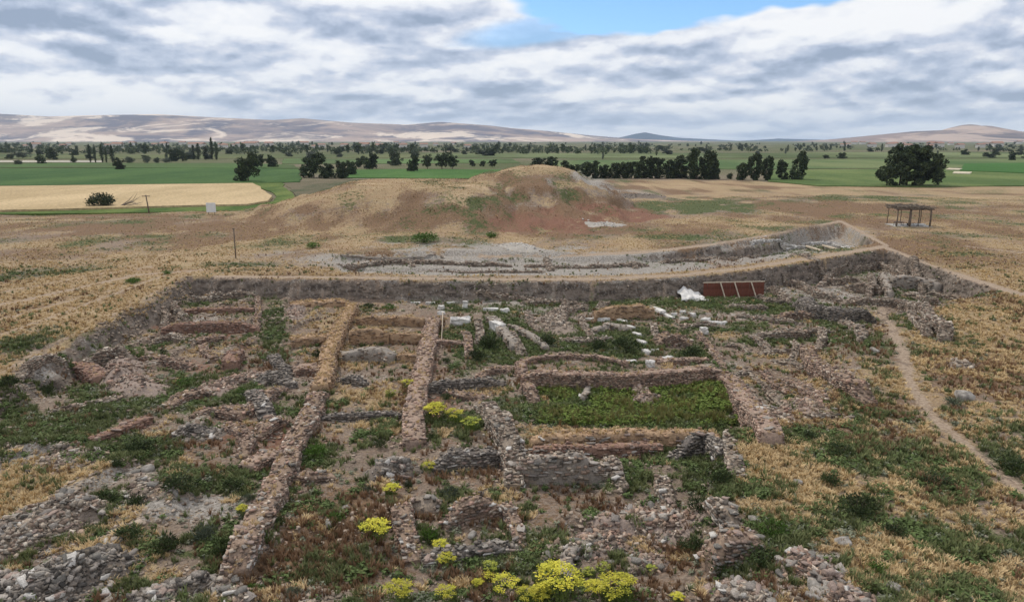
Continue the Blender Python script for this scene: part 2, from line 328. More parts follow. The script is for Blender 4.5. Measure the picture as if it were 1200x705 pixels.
bl('brown', (380, 650, 90, 40, 0, .9), (400, 590, 60, 20, 0, .7), (560, 615, 60, 14, 0, .8), (640, 600, 90, 26, 0, .6), (800, 640, 60, 30, 0, .7), (720, 690, 90, 14, 0, .6), (560, 680, 60, 16, 0, .6), (1150, 450, 60, 20, 0, .6), (1060, 580, 90, 30, 0, .4), (1180, 600, 60, 30, 0, .5), (160, 262, 150, 12, 2, .8), (60, 300, 120, 9, 0, .5),
   (520, 250, 100, 12, -6, .6), (760, 270, 120, 8, 0, .5), (980, 255, 160, 8, 0, .5), (1100, 290, 80, 12, 10, .6), (1020, 405, 40, 16, 10, .7), (1130, 430, 60, 20, 0, .7), (1050, 480, 30, 14, 0, .7), (640, 220, 80, 14, 0, .6), (430, 610, 60, 20, 0, .5), (860, 455, 30, 8, 0, .8), (560, 560, 40, 10, 0, .5), (470, 560, 60, 20, 0, .4), (280, 660, 60, 14, 0, .7), (60, 665, 80, 6, 0, .8), (150, 520, 90, 30, 0, .2))
PATHS = [([(415, 300), (520, 300), (640, 302), (760, 300), (840, 293), (900, 287)], [1] * 6, .01),([(1032, 362), (1045, 385), (1058, 415), (1066, 450), (1088, 482), (1122, 512), (1160, 545), (1215, 588)], [12, 16, 24, 26, 16, 13, 14, 18], 1.15),
         ([(250, 324), (420, 325), (560, 327), (700, 327), (800, 322), (880, 313), (960, 301), (1035, 289), (1100, 315), (1200, 346), (1300, 372)], [3, 3, 3.4, 3.4, 3.6, 4, 4, 5, 5, 7, 8], 1.6),
         ([(560, 300), (650, 300), (760, 295), (830, 287), (900, 276), (985, 259), (1040, 288)], [3, 4, 4, 3, 3, 3, 5], 1.5),
         ([(0, 438), (45, 411), (100, 386), (150, 359), (180, 343), (212, 322)], [6, 5, 4, 4, 3, 3], 1.0),
         ([(-20, 362), (80, 340), (160, 322), (240, 316)], [6, 5, 4, 3], 1.1), ([(-20, 400), (70, 368), (150, 338), (200, 320)], [6, 5, 4, 3], 1.0), ([(-20, 380), (90, 350), (190, 325)], [5, 4, 3], .9), ([(-20, 346), (90, 326), (180, 312)], [5, 4, 3], .9),
         ([(-20, 334), (120, 312), (300, 308)], [3, 2, 2], .6), ([(330, 305), (400, 296), (560, 290)], [3, 3, 3], .7),
         ([(0, 256), (120, 254), (220, 256), (330, 262)], [1.5, 1.5, 1.5, 1.5], .9), ([(1130, 288), (1210, 298)], [3, 3], 1.0), ([(1000, 262), (1060, 270), (1130, 262)], [3, 5, 3], .6)]
def cover(x, y, z=None):
    if z is None: z = H(x, y)
    px, py = project(x, y, z)
    r = np.hypot(x, y)
    n1 = fbm(x, y, 7, 4, 41); n2 = fbm(x, y, 4.5, 4, 42); n3 = fbm(x, y, 11, 4, 43); n4 = fbm(x, y, 2.2, 3, 44)
    m = inside(x, y, DIG); m = np.where(m, 1.0, 0.0)
    w = {k: np.zeros(x.shape) for k in KEYS}
    out = 1 - m
    w['dry'] = out * .85 + m * (.18 + .35 * (n1 - .5))
    w['green'] = out * (.16 + (n2 - .5) * 1.1) + m * (.20 + (n2 - .5) * 1.3 + .10 * ss(y, 64, 72) * ss(x, -12, -6))
    w['brown'] = out * (.25 + (n3 - .5) * 1.4) + m * (.25 + (n3 - .5) * 1.2)
    w['red'] = m * (.18 + (n4 - .5) * .7)
    up = inside(x, y, UP); w['dry'] = np.where(up, .15 + (n1 - .5) * .6, w['dry']); w['grey'] = np.where(up, .75, w['grey'])
    rl = relic(x, y) * m * (1 - .8 * ss(x, -24, -20) * (1 - ss(x, 26, 30)) * ss(y, 40, 44) * (1 - ss(y, 92, 96)))
    w['grey'] = np.where(up, .6, 0) + m * (.22 + .35 * rl + (fbm(x, y, 5, 3, 45) - .5) * 1.0)
    rs = out * ss(px, 840, 900) * ss(py, 340, 400)
    w['green'] += rs * .16; w['brown'] += rs * .12; w['dry'] -= rs * .15
    brk = 1 + (np.clip(.8 + (fbm(x, y, 6, 5, 401) - .5) * 3.6, .1, 1.4) - 1) * ss(y, 105, 120)
    for (k, cx, cy, rx, ry, rot, s) in BL:
        c, sn = math.cos(math.radians(rot)), math.sin(math.radians(rot))
        ex, ey = px - cx, py - cy
        a = (ex * c + ey * sn) / (rx * 1.15); b = (-ex * sn + ey * c) / (ry * 1.15)
        q = a * a + b * b
        f = np.exp(-q ** 1.6) * s * brk
        w[k] = w[k] + f * (.6 + .45 * ss(y, 110, 125))
        if k in ('green', 'grey', 'red', 'dry', 'brown'):
            for o in KEYS:
                if o != k and o != 'path': w[o] = w[o] * (1 - (.55 + .1 * ss(y, 105, 115)) * np.clip(f, 0, 1))
    for pts, wd, s in PATHS:
        for i in range(len(pts) - 1):
            a, b = pts[i], pts[i + 1]
            sx, sy = 1.0, 1.0
            d = segd(px, py, a, b)
            ww = (wd[i] + wd[i + 1]) / 2
            f = s * .62 * np.exp(-(d / (ww * .5)) ** 2)
            w['path'] = np.maximum(w['path'], f)
    mid = ss(y, 105, 125)
    for k, a_, sd_ in (('brown', 1.5, 411), ('dry', .6, 412), ('green', 1.1, 413), ('grey', .5, 414)):
        w[k] = w[k] + mid * (fbm(x, y * .6, 7, 5, sd_) - .5) * a_ * 1.7
    w['brown'] = w['brown'] + mid * (fbm(x, y * .5, 24, 3, 415) - .5) * 1.3
    lim = np.where(px < 640, 205, np.where(px > 900, 305, 340)); lim = np.where(y < 200, 205, lim); far = ss(y, lim, lim + 12)
    w['green'] = w['green'] * (1 - far) + far * (.75 + (fbm(x, y, 90, 3, 47) - .5)); w['dry'] = w['dry'] * (1 - far) + far * .25
    w['brown'] = w['brown'] * (1 - far) + far * .3; w['path'] = w['path'] * (1 - far)
    return w

# ------------------------------------------------------------------ object helpers
def tag(o, label=None, cat=None, group=None, kind=None):
    if label: o['label'] = label
    if cat: o['category'] = cat
    if group: o['group'] = group
    if kind: o['kind'] = kind
    return o
def link(name, me, mat=None, parent=None):
    o = bpy.data.objects.new(name, me); C.objects.link(o)
    if mat is not None and not me.materials: me.materials.append(mat)
    if parent is not None: o.parent = parent
    return o
def empty(name, loc, label, cat, group=None, rz=0):
    o = bpy.data.objects.new(name, None); C.objects.link(o); o.location = loc; o.rotation_euler = (0, 0, rz)
    o.empty_display_size = .3
    return tag(o, label, cat, group)
def fastmesh(name, V, Fq, n, cols=None, smooth=False):
    """V (N,3); Fq (M,n) faces of n corners; cols (N,3) per vertex"""
    me = bpy.data.meshes.new(name)
    V = np.ascontiguousarray(V, dtype=np.float32); Fq = np.ascontiguousarray(Fq, dtype=np.int32)
    me.vertices.add(len(V)); me.vertices.foreach_set('co', V.ravel())
    me.loops.add(Fq.size); me.loops.foreach_set('vertex_index', Fq.ravel())
    me.polygons.add(len(Fq)); me.polygons.foreach_set('loop_start', np.arange(0, Fq.size, n, dtype=np.int32))
    if cols is not None:
        a = me.attributes.new('col', 'FLOAT_COLOR', 'POINT')
        c4 = np.ones((len(V), 4), np.float32); c4[:, :3] = cols; a.data.foreach_set('color', c4.ravel())
    me.update(calc_edges=True)
    if smooth: me.polygons.foreach_set('use_smooth', np.ones(len(Fq), bool))
    return me
def pymesh(name, V, Fs, smooth=False):
    me = bpy.data.meshes.new(name); me.from_pydata([tuple(v) for v in V], [], Fs); me.update()
    if smooth: me.polygons.foreach_set('use_smooth', [True] * len(Fs))
    return me
class MB:
    def __init__(s): s.V = []; s.F = []
    def add(s, V, F_):
        b = len(s.V); s.V += [tuple(v) for v in V]; s.F += [tuple(i + b for i in f) for f in F_]; return s
    def box(s, c, d, rz=0, tilt=(0, 0), jit=0):
        x, y, z = d[0] / 2, d[1] / 2, d[2] / 2
        M = Euler((tilt[0], tilt[1], rz)).to_matrix()
        V = []
        for p in ((-x, -y, -z), (x, -y, -z), (x, y, -z), (-x, y, -z), (-x, -y, z), (x, -y, z), (x, y, z), (-x, y, z)):
            q = Vector(p) + Vector([random.uniform(-jit, jit) for _ in range(3)])
            V.append(M @ q + Vector(c))
        return s.add(V, [(0, 3, 2, 1), (4, 5, 6, 7), (0, 1, 5, 4), (1, 2, 6, 5), (2, 3, 7, 6), (3, 0, 4, 7)])
    def tube(s, pts, rad, n=6):
        V = []; Fc = []
        pts = [Vector(p) for p in pts]
        for i, p in enumerate(pts):
            d = (pts[min(i + 1, len(pts) - 1)] - pts[max(i - 1, 0)]).normalized()
            a = d.orthogonal().normalized(); b = d.cross(a)
            r = rad[i] if hasattr(rad, '__len__') else rad
            for k in range(n):
                t = 2 * math.pi * k / n; V.append(p + (a * math.cos(t) + b * math.sin(t)) * r)
        for i in range(len(pts) - 1):
            for k in range(n):
                Fc.append((i * n + k, i * n + (k + 1) % n, (i + 1) * n + (k + 1) % n, (i + 1) * n + k))
        Fc.append(tuple(range(n))[::-1]); Fc.append(tuple((len(pts) - 1) * n + k for k in range(n)))
        return s.add(V, Fc)
    def mesh(s, name, smooth=False): return pymesh(name, s.V, s.F, smooth)

# ------------------------------------------------------------------ materials
def base_mat(name, rough=.9, spec=.2):
    m = bpy.data.materials.new(name); m.use_nodes = True
    nt = m.node_tree; b = nt.nodes['Principled BSDF']
    b.inputs['Roughness'].default_value = rough
    b.inputs['Specular IOR Level'].default_value = spec
    return m, nt, b
def simple(name, col, var=.25, scale=3.0, rough=.85, bump=.0, bscale=8, vec='Object', spec=.2):
    m, nt, b = base_mat(name, rough, spec)
    t = nn(nt, 'ShaderNodeTexCoord').outputs[vec]
    n = noise(nt, t, scale, 5, .6)
    f = sstep(nt, n, .3, .7, 1 - var, 1 + var)
    c = nn(nt, 'ShaderNodeVectorMath', operation='SCALE', ins={0: (*col,), 'Scale': f}).outputs[0]
    nt.links.new(c, b.inputs['Base Color'])
    if bump:
        bp = nn(nt, 'ShaderNodeBump', ins={'Strength': bump, 'Distance': .05, 'Height': noise(nt, t, bscale, 5, .6)})
        nt.links.new(bp.outputs[0], b.inputs['Normal'])
    return m
def attr_mat(name, rough=.9, grain=12.0, bump=.5, moss=None):
    """colour from the per-vertex 'col' attribute with grain"""
    m, nt, b = base_mat(name, rough)
    t = nn(nt, 'ShaderNodeTexCoord').outputs['Object']
    a = nn(nt, 'ShaderNodeAttribute', attribute_name='col')
    n = noise(nt, t, grain, 4, .65)
    f = sstep(nt, n, .25, .75, .68, 1.3)
    c = nn(nt, 'ShaderNodeVectorMath', operation='SCALE', ins={0: a.outputs[0], 'Scale': f}).outputs[0]
    n2 = noise(nt, t, 2.3, 4, .6)
    c = mixc(nt, sstep(nt, n2, .55, .68, 0, .45), c, moss or (.30, .24, .17))
    nt.links.new(c, b.inputs['Base Color'])
    if bump:
        bp = nn(nt, 'ShaderNodeBump', ins={'Strength': bump, 'Distance': .04, 'Height': n})
        nt.links.new(bp.outputs[0], b.inputs['Normal'])
    return m
def tint_mat(name, c1, c2, c3=None, rough=.8, sub=0.0):
    """plants that are instanced: colour runs from c1 to c2 by the copy's own tint"""
    m, nt, b = base_mat(name, rough, .15)
    a = nn(nt, 'ShaderNodeAttribute', attribute_name='tint', attribute_type='INSTANCER')
    c = mixc(nt, a.outputs['Fac'], c1, c2)
    if c3 is not None:
        g = nn(nt, 'ShaderNodeAttribute', attribute_name='tip')
        c = mixc(nt, g.outputs['Fac'], c, c3)
    nt.links.new(c, b.inputs['Base Color'])
    return m
def leaf_mat(name, col, col2, rough=.7):
    """foliage of single plants: each leaf has its own shade (leaf attribute), plus a shade per plant"""
    m, nt, b = base_mat(name, rough, .2)
    a = nn(nt, 'ShaderNodeAttribute', attribute_name='leaf')
    oi = nn(nt, 'ShaderNodeObjectInfo')
    c = mixc(nt, a.outputs['Fac'], col, col2)
    f = mth(nt, 'ADD', mth(nt, 'MULTIPLY', oi.outputs['Random'], .5), .75)
    c = nn(nt, 'ShaderNodeVectorMath', operation='SCALE', ins={0: c, 'Scale': f}).outputs[0]
    nt.links.new(c, b.inputs['Base Color'])
    return m

# ground material ---------------------------------------------------
def ground_material():
    m, nt, b = base_mat('site_ground', .95, .1)
    pos = nn(nt, 'ShaderNodeNewGeometry')
    P = pos.outputs['Position']
    nrm = nn(nt, 'ShaderNodeSeparateXYZ', ins={0: pos.outputs['Normal']})
    A = {k: nn(nt, 'ShaderNodeAttribute', attribute_name=k).outputs['Fac'] for k in KEYS}
    n_a = noise(nt, P, 1.1, 6, .68); n_b = noise(nt, P, 4.5, 5, .7); n_c = noise(nt, P, .35, 5, .6)
    n_d = noise(nt, P, 14.0, 3, .6)
    n_e = noise(nt, vscale(nt, P, (1, 1, 1)), 2.2, 5, .7)
    def var(c1, c2, n): return mixc(nt, sstep(nt, n, .35, .65), c1, c2)
    soil = var((.165, .125, .097), (.30, .235, .18), n_b)
    soil = mixc(nt, sstep(nt, n_a, .45, .62, 0, .6), soil, (.25, .17, .125))
    dry = var((.25, .18, .105), (.48, .365, .215), n_b); dry = mixc(nt, sstep(nt, n_c, .4, .6, 0, .65), dry, (.34, .235, .14))
    n_w = noise(nt, vscale(nt, P, (.05, .11, .05)), 1.0, 5, .65)
    dry = mixc(nt, sstep(nt, n_w, .50, .66, 0, .6), dry, (.30, .195, .125)); dry = mixc(nt, sstep(nt, n_w, .34, .46, .5, 0), dry, (.52, .39, .25))
    green = var((.05, .065, .025), (.13, .145, .06), n_b)
    grey = var((.20, .18, .155), (.44, .40, .355), n_b)
    red = var((.15, .075, .05), (.27, .145, .10), n_b)
    path = var((.29, .215, .155), (.43, .335, .25), n_b)
    brown = var((.13, .085, .052), (.26, .165, .10), n_b)
    def lay(c, key, col, n, n2, amt=2.6):
        w = mth(nt, 'ADD', A[key], mth(nt, 'MULTIPLY', mth(nt, 'SUBTRACT', n, .5), amt))
        w = mth(nt, 'ADD', w, mth(nt, 'MULTIPLY', mth(nt, 'SUBTRACT', n2, .5), amt * .55))
        return mixc(nt, sstep(nt, w, .42, .66), c, col)
    c = lay(soil, 'grey', grey, n_a, n_b)
    c = lay(c, 'red', red, n_e, n_b)
    c = lay(c, 'dry', dry, n_a, n_d)
    c = lay(c, 'brown', brown, n_e, n_d)
    c = lay(c, 'green', green, n_a, n_d)
    c = lay(c, 'path', path, n_a, n_b, 2.0)
    # steep cut faces of the trenches: grey packed soil in layers
    st = nn(nt, 'ShaderNodeMapping', ins={'Vector': P}); st.inputs['Scale'].default_value = (.5, .5, 1.6)
    ns = noise(nt, st.outputs[0], 1.0, 5, .65)
    cut = mixc(nt, sstep(nt, ns, .35, .65), (.07, .056, .046), (.23, .185, .148))
    cut = mixc(nt, sstep(nt, n_e, .5, .62, 0, .55), cut, (.33, .285, .24))
    steep = mth(nt, 'ADD', nrm.outputs[2], mth(nt, 'MULTIPLY', mth(nt, 'SUBTRACT', n_b, .5), .3))
    sx = nn(nt, 'ShaderNodeSeparateXYZ', ins={0: P})
    insite = sstep(nt, sx.outputs[1], 135, 145, 1, 0)
    c = mixc(nt, mth(nt, 'MULTIPLY', sstep(nt, steep, .62, .85, 1, 0), insite), c, cut)
    # scattered small stones
    vo = nn(nt, 'ShaderNodeTexVoronoi', ins={'Vector': P, 'Scale': 3.2})
    sp = mth(nt, 'MULTIPLY', sstep(nt, vo.outputs['Distance'], .16, .24, 1, 0), sstep(nt, n_c, .48, .6))
    c = mixc(nt, mth(nt, 'MULTIPLY', sp, sstep(nt, A['grey'], .0, .5, 0, .7)), c, (.48, .45, .42))
    # far plain: broad strips of crops
    nt.links.new(c, b.inputs['Base Color'])
    h = mth(nt, 'ADD', mth(nt, 'MULTIPLY', n_b, .6), mth(nt, 'MULTIPLY', n_d, .35))
    bp = nn(nt, 'ShaderNodeBump', ins={'Strength': .9, 'Distance': .25, 'Height': h})
    nt.links.new(bp.outputs[0], b.inputs['Normal'])
    return m

# ------------------------------------------------------------------ the ground sheet
def lines(a, b, step): return list(np.arange(a, b, step))
def grow(start, end, step, ratio):
    r = []; p = start; s = step
    while p < end: r.append(p); s *= ratio; p += s
    r.append(end); return r
xs = lines(-64, 78, .27)
xs = [-v for v in grow(64.2, 13500, .3, 1.13)][::-1] + xs + grow(78.2, 13500, .3, 1.13)
ys = []; p = 17.0
while p < 150: ys.append(p); p += max(.14, p * .0052)
while p < 250: ys.append(p); p += p * .0085
while p < 13500: ys.append(p); p *= 1.07
ys = [-v for v in grow(-16.5, 3000, 1.0, 1.5)][::-1][:] + ys
ys = sorted(set(ys)); ys = [v for v in ys if v < 13400] + [13400]
xs = np.array(sorted(set(xs))); ys = np.array(ys)
X, Y = np.meshgrid(xs, ys)
Z = H(X.ravel(), Y.ravel())
V = np.stack([X.ravel(), Y.ravel(), Z], 1)
nx, ny = len(xs), len(ys)
i = np.arange(ny - 1)[:, None] * nx + np.arange(nx - 1)[None, :]
Fq = np.stack([i, i + 1, i + nx + 1, i + nx], -1).reshape(-1, 4)
me = fastmesh('ground', V, Fq, 4, smooth=True)
W = cover(V[:, 0], V[:, 1], Z)
for k in KEYS:
    a = me.attributes.new(k, 'FLOAT', 'POINT'); a.data.foreach_set('value', W[k].astype(np.float32))
ground = link('ground', me, ground_material())
tag(ground, 'dry grassland and the excavated floors of the dig', None, None, 'structure')
print('ground verts', len(V))

# ------------------------------------------------------------------ crops and fields on the plain
def field(name, px, top, col, col2, label, h=.35, scale=.05, stripe=None):
    P = [G(a, b, h) for a, b in px]
    # ragged edges
    Q = []
    for i in range(len(P)):
        a, b = P[i], P[(i + 1) % len(P)]
        L = math.hypot(b[0] - a[0], b[1] - a[1]); n = max(1, min(24, int(L / 12)))
        for k in range(n):
            t = k / n; j = 0 if k == 0 else random.uniform(-.8, .8)
            Q.append((a[0] + (b[0] - a[0]) * t + j, a[1] + (b[1] - a[1]) * t + j))
    n = len(Q)
    V = [(x, y, -1.2) for x, y in Q] + [(x, y, h + top) for x, y in Q]
    Fs = [tuple(range(n, 2 * n))] + [(i, (i + 1) % n, n + (i + 1) % n, n + i) for i in range(n)]
    me = pymesh(name, V, Fs)
    m, nt, b = base_mat(name + '_crop', .95, .1)
    t = nn(nt, 'ShaderNodeNewGeometry').outputs['Position']
    ma = nn(nt, 'ShaderNodeMapping', ins={'Vector': t}); ma.inputs['Scale'].default_value = (1, .35, 1)
    ma.inputs['Rotation'].default_value = (0, 0, .05)
    f = sstep(nt, noise(nt, ma.outputs[0], scale, 6, .65), .36, .64)
    c = mixc(nt, f, col, col2)
    f2 = sstep(nt, noise(nt, t, 1.2, 4, .7), .3, .7, .72, 1.25)
    c = nn(nt, 'ShaderNodeVectorMath', operation='SCALE', ins={0: c, 'Scale': f2}).outputs[0]
    nt.links.new(c, b.inputs['Base Color'])
    bp = nn(nt, 'ShaderNodeBump', ins={'Strength': .6, 'Distance': .4, 'Height': noise(nt, t, 1.5, 4, .7)})
    nt.links.new(bp.outputs[0], b.inputs['Normal'])
    o = link(name, me, m)
    tag(o, label, None, None, 'structure'); return o
GR1, GR2 = (.035, .085, .022), (.07, .13, .035)
OL1, OL2 = (.07, .095, .035), (.15, .16, .07)
field('wheat_field', [(-140, 249), (-140, 220), (60, 218), (180, 216.5), (296, 215), (306, 222), (319, 230), (314, 236), (290, 240), (160, 243), (60, 246)], .25, (.40, .30, .165), (.54, .41, .24), 'pale ripe wheat field in front of the green field', .5, .03)
field('green_field', [(-260, 219), (-260, 198), (60, 197), (290, 197), (350, 198), (352, 213), (300, 214), (180, 215.5), (60, 217)], 0, GR1, GR2, 'deep green crop field beyond the wheat', .4, .02)
field('meadow', [(296, 214.4), (330, 214), (345, 232), (350, 243), (318, 246), (250, 247), (150, 249), (-40, 251), (-40, 249.6), (60, 247), (160, 244), (290, 241), (320, 236), (324, 230), (310, 222)], 0, (.055, .10, .02), (.13, .17, .045), 'bright green meadow strip round the wheat field', .25, .08)
field('fallow_field', [(334, 213), (420, 210), (560, 210), (560, 240), (352, 246), (350, 232)], 0, (.06, .075, .035), (.15, .125, .08), 'dull fallow strip left of the mound', .15, .06)
field('green_field', [(398, 208), (400, 199.5), (470, 198), (620, 199), (640, 207), (560, 209)], 0, (.05, .12, .025), (.08, .16, .04), 'bright green field behind the mound', .3, .03)
field('green_field', [(-260, 196.5), (-260, 190.8), (280, 191), (345, 193), (350, 197.2), (60, 196.2)], 0, OL1, GR2, 'narrow green field beyond the deep green one', .3, .012)
field('green_field', [(330, 192), (332, 186), (600, 186), (610, 191)], 0, OL1, (.11, .18, .06), 'mixed green plots behind the mound', .3, .012)
field('pale_field', [(-260, 189.6), (-260, 188), (120, 188.4), (120, 189.8)], 0, (.45, .42, .36), (.55, .5, .42), 'thin pale strip across the plain', .3, .02)
field('green_field', [(640, 198), (645, 188), (900, 187), (1290, 186), (1290, 195), (900, 198)], 0, (.07, .12, .04), (.16, .19, .08), 'pale green fields behind the tree row', .3, .008)
field('green_field', [(900, 212), (905, 199), (1290, 196), (1290, 216), (1100, 218.6), (960, 217.5)], 0, (.075, .12, .035), (.14, .18, .06), 'green pasture behind the broad tree', .35, .02)
field('green_field', [(1125, 200), (1130, 192), (1290, 190), (1290, 202), (1200, 203)], .25, (.045, .12, .025), (.06, .15, .035), 'bright green crop beyond the pasture', .4, .02)
field('pale_field', [(1108, 199), (1112, 197.5), (1128, 198), (1124, 199.6)], .4, (.5, .45, .33), (.6, .52, .4), 'small pale plot in the pasture', .4, .05)
field('pale_field', [(1116, 203.5), (1118, 201.4), (1139, 202), (1136, 204)], .3, (.5, .45, .33), (.6, .52, .4), 'second small pale plot nearer than the first', .4, .05)
field('green_field', [(-260, 186.5), (-260, 181), (500, 181), (500, 185)], 0, OL1, OL2, 'hazy olive plots far across the plain at left', .3, .004)
field('green_field', [(500, 185), (500, 180), (1290, 178), (1290, 185)], 0, OL1, (.17, .2, .09), 'hazy olive plots far across the plain at right', .3, .004)

# ------------------------------------------------------------------ hills on the horizon
def hill_range(name, prof, dist, depth, label, c1, c2, c3, seed, rough=40):
    """prof: (px, py) of the skyline; a long ridge with spurs running down to the plain"""
    pxs = np.array([p[0] for p in prof], float); pys = np.array([p[1] for p in prof], float)
    n, mrow = 420, 60
    qx = np.linspace(pxs[0], pxs[-1], n); qy = np.interp(qx, pxs, pys)
    X = (qx - 600) / F * dist
    Hh = np.maximum(0, (164.2 - qy) / F * dist)
    t = np.linspace(0, 1, mrow)
    prof_t = np.where(t < .5, ss(t, 0, .5) ** 1.15, 1 - ss(t, .5, 1))
    XX = np.repeat(X[None], mrow, 0); T = np.repeat(t[:, None], n, 1)
    YY = dist - depth / 2 + T * depth
    ft = np.repeat(prof_t[:, None], n, 1)
    nz = fbm(XX, YY * 1.3, 1500, 5, seed) - .5; ng = 1 - np.abs(fbm(XX, YY * .6, 900, 5, seed + 3) - .5) * 3.2
    k = .35 + .65 * ft
    ZZ = Hh[None] * np.clip(ft * (1 + nz * 1.1 * (1 - ft)) - (ng * .30 - .1) * np.sqrt(ft) * (1 - ft ** 5), 0, 2) + nz * rough * .2 * ft * (1 - ft) - 6
    ZZ = ZZ + 8 * 0
    V = np.stack([XX.ravel(), YY.ravel(), ZZ.ravel()], 1)
    i = np.arange(mrow - 1)[:, None] * n + np.arange(n - 1)[None, :]
    Fq = np.stack([i, i + 1, i + n + 1, i + n], -1).reshape(-1, 4)
    me = fastmesh(name, V, Fq, 4, smooth=True)
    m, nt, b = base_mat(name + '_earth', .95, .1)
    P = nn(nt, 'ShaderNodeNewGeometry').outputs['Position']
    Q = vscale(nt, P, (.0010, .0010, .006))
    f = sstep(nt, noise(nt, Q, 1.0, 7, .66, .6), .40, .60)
    c = mixc(nt, f, c1, c2)  # bare soil tones; cloud shade and distance haze are painted into the dark one
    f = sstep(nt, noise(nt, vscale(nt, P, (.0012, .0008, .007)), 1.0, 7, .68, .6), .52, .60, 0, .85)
    c = mixc(nt, f, c, c3)  # pale soil patches, also painted sunlit patches between the cloud shadows
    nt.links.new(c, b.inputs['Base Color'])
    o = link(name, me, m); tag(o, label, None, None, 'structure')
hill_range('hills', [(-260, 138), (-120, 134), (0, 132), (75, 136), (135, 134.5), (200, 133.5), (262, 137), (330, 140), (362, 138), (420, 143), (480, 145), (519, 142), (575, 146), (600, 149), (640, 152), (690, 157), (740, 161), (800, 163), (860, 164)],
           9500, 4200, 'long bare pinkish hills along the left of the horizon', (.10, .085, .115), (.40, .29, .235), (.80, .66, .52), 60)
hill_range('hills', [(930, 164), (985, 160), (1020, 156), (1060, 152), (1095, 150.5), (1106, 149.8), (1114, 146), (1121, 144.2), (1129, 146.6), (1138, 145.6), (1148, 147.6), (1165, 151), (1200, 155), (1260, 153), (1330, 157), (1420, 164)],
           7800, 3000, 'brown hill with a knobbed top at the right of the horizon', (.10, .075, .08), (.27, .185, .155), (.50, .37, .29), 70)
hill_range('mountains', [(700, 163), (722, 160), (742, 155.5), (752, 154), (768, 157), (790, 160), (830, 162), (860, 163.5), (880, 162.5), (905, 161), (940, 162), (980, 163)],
           12600, 800, 'blue mountain far behind the plain', (.02, .045, .09), (.03, .06, .11), (.04, .07, .12), 80)  # blue of the distance haze is painted into the base colour

# ------------------------------------------------------------------ trees
def leaf_cloud(centres, radii, per, size, seed, flat=.0, squash=.8, tri=True):
    r = np.random.default_rng(seed)
    V = []; L = []
    for (c, R, n) in zip(centres, radii, per):
        d = r.normal(size=(n, 3)); d /= np.linalg.norm(d, axis=1)[:, None] + 1e-9
        q = np.array(c) + d * (R * r.uniform(.45, 1.05, (n, 1))) * np.array([1, 1, squash])
        a = r.normal(size=(n, 3)); a /= np.linalg.norm(a, axis=1)[:, None]
        b = np.cross(a, r.normal(size=(n, 3))); b /= np.linalg.norm(b, axis=1)[:, None] + 1e-9
        s = size * r.uniform(.6, 1.4, (n, 1))
        tri_ = np.stack([q + a * s, q - a * s * .5 + b * s * .8, q - a * s * .5 - b * s * .8], 1)
        V.append(tri_.reshape(-1, 3)); base = r.uniform(.0, .5)
        L.append(np.repeat(np.clip(base + r.uniform(-.1, .5, n), 0, 1), 3))
    V = np.concatenate(V); L = np.concatenate(L)
    Fq = np.arange(len(V)).reshape(-1, 3)
    return V, Fq, L
def leaf_mesh(name, V, Fq, L, mat):
    me = fastmesh(name, V, Fq, 3)
    a = me.attributes.new('leaf', 'FLOAT', 'POINT'); a.data.foreach_set('value', L.astype(np.float32))
    me.materials.append(mat); return me
M_bark = simple('bark', (.10, .08, .06), .3, 2)
M_leafD = leaf_mat('dark_leaves', (.014, .026, .010), (.070, .095, .038))
M_leafO = leaf_mat('olive_leaves', (.03, .045, .02), (.08, .10, .045))
M_leafG = leaf_mat('grey_leaves', (.06, .075, .05), (.14, .16, .11))
PROTO = {}
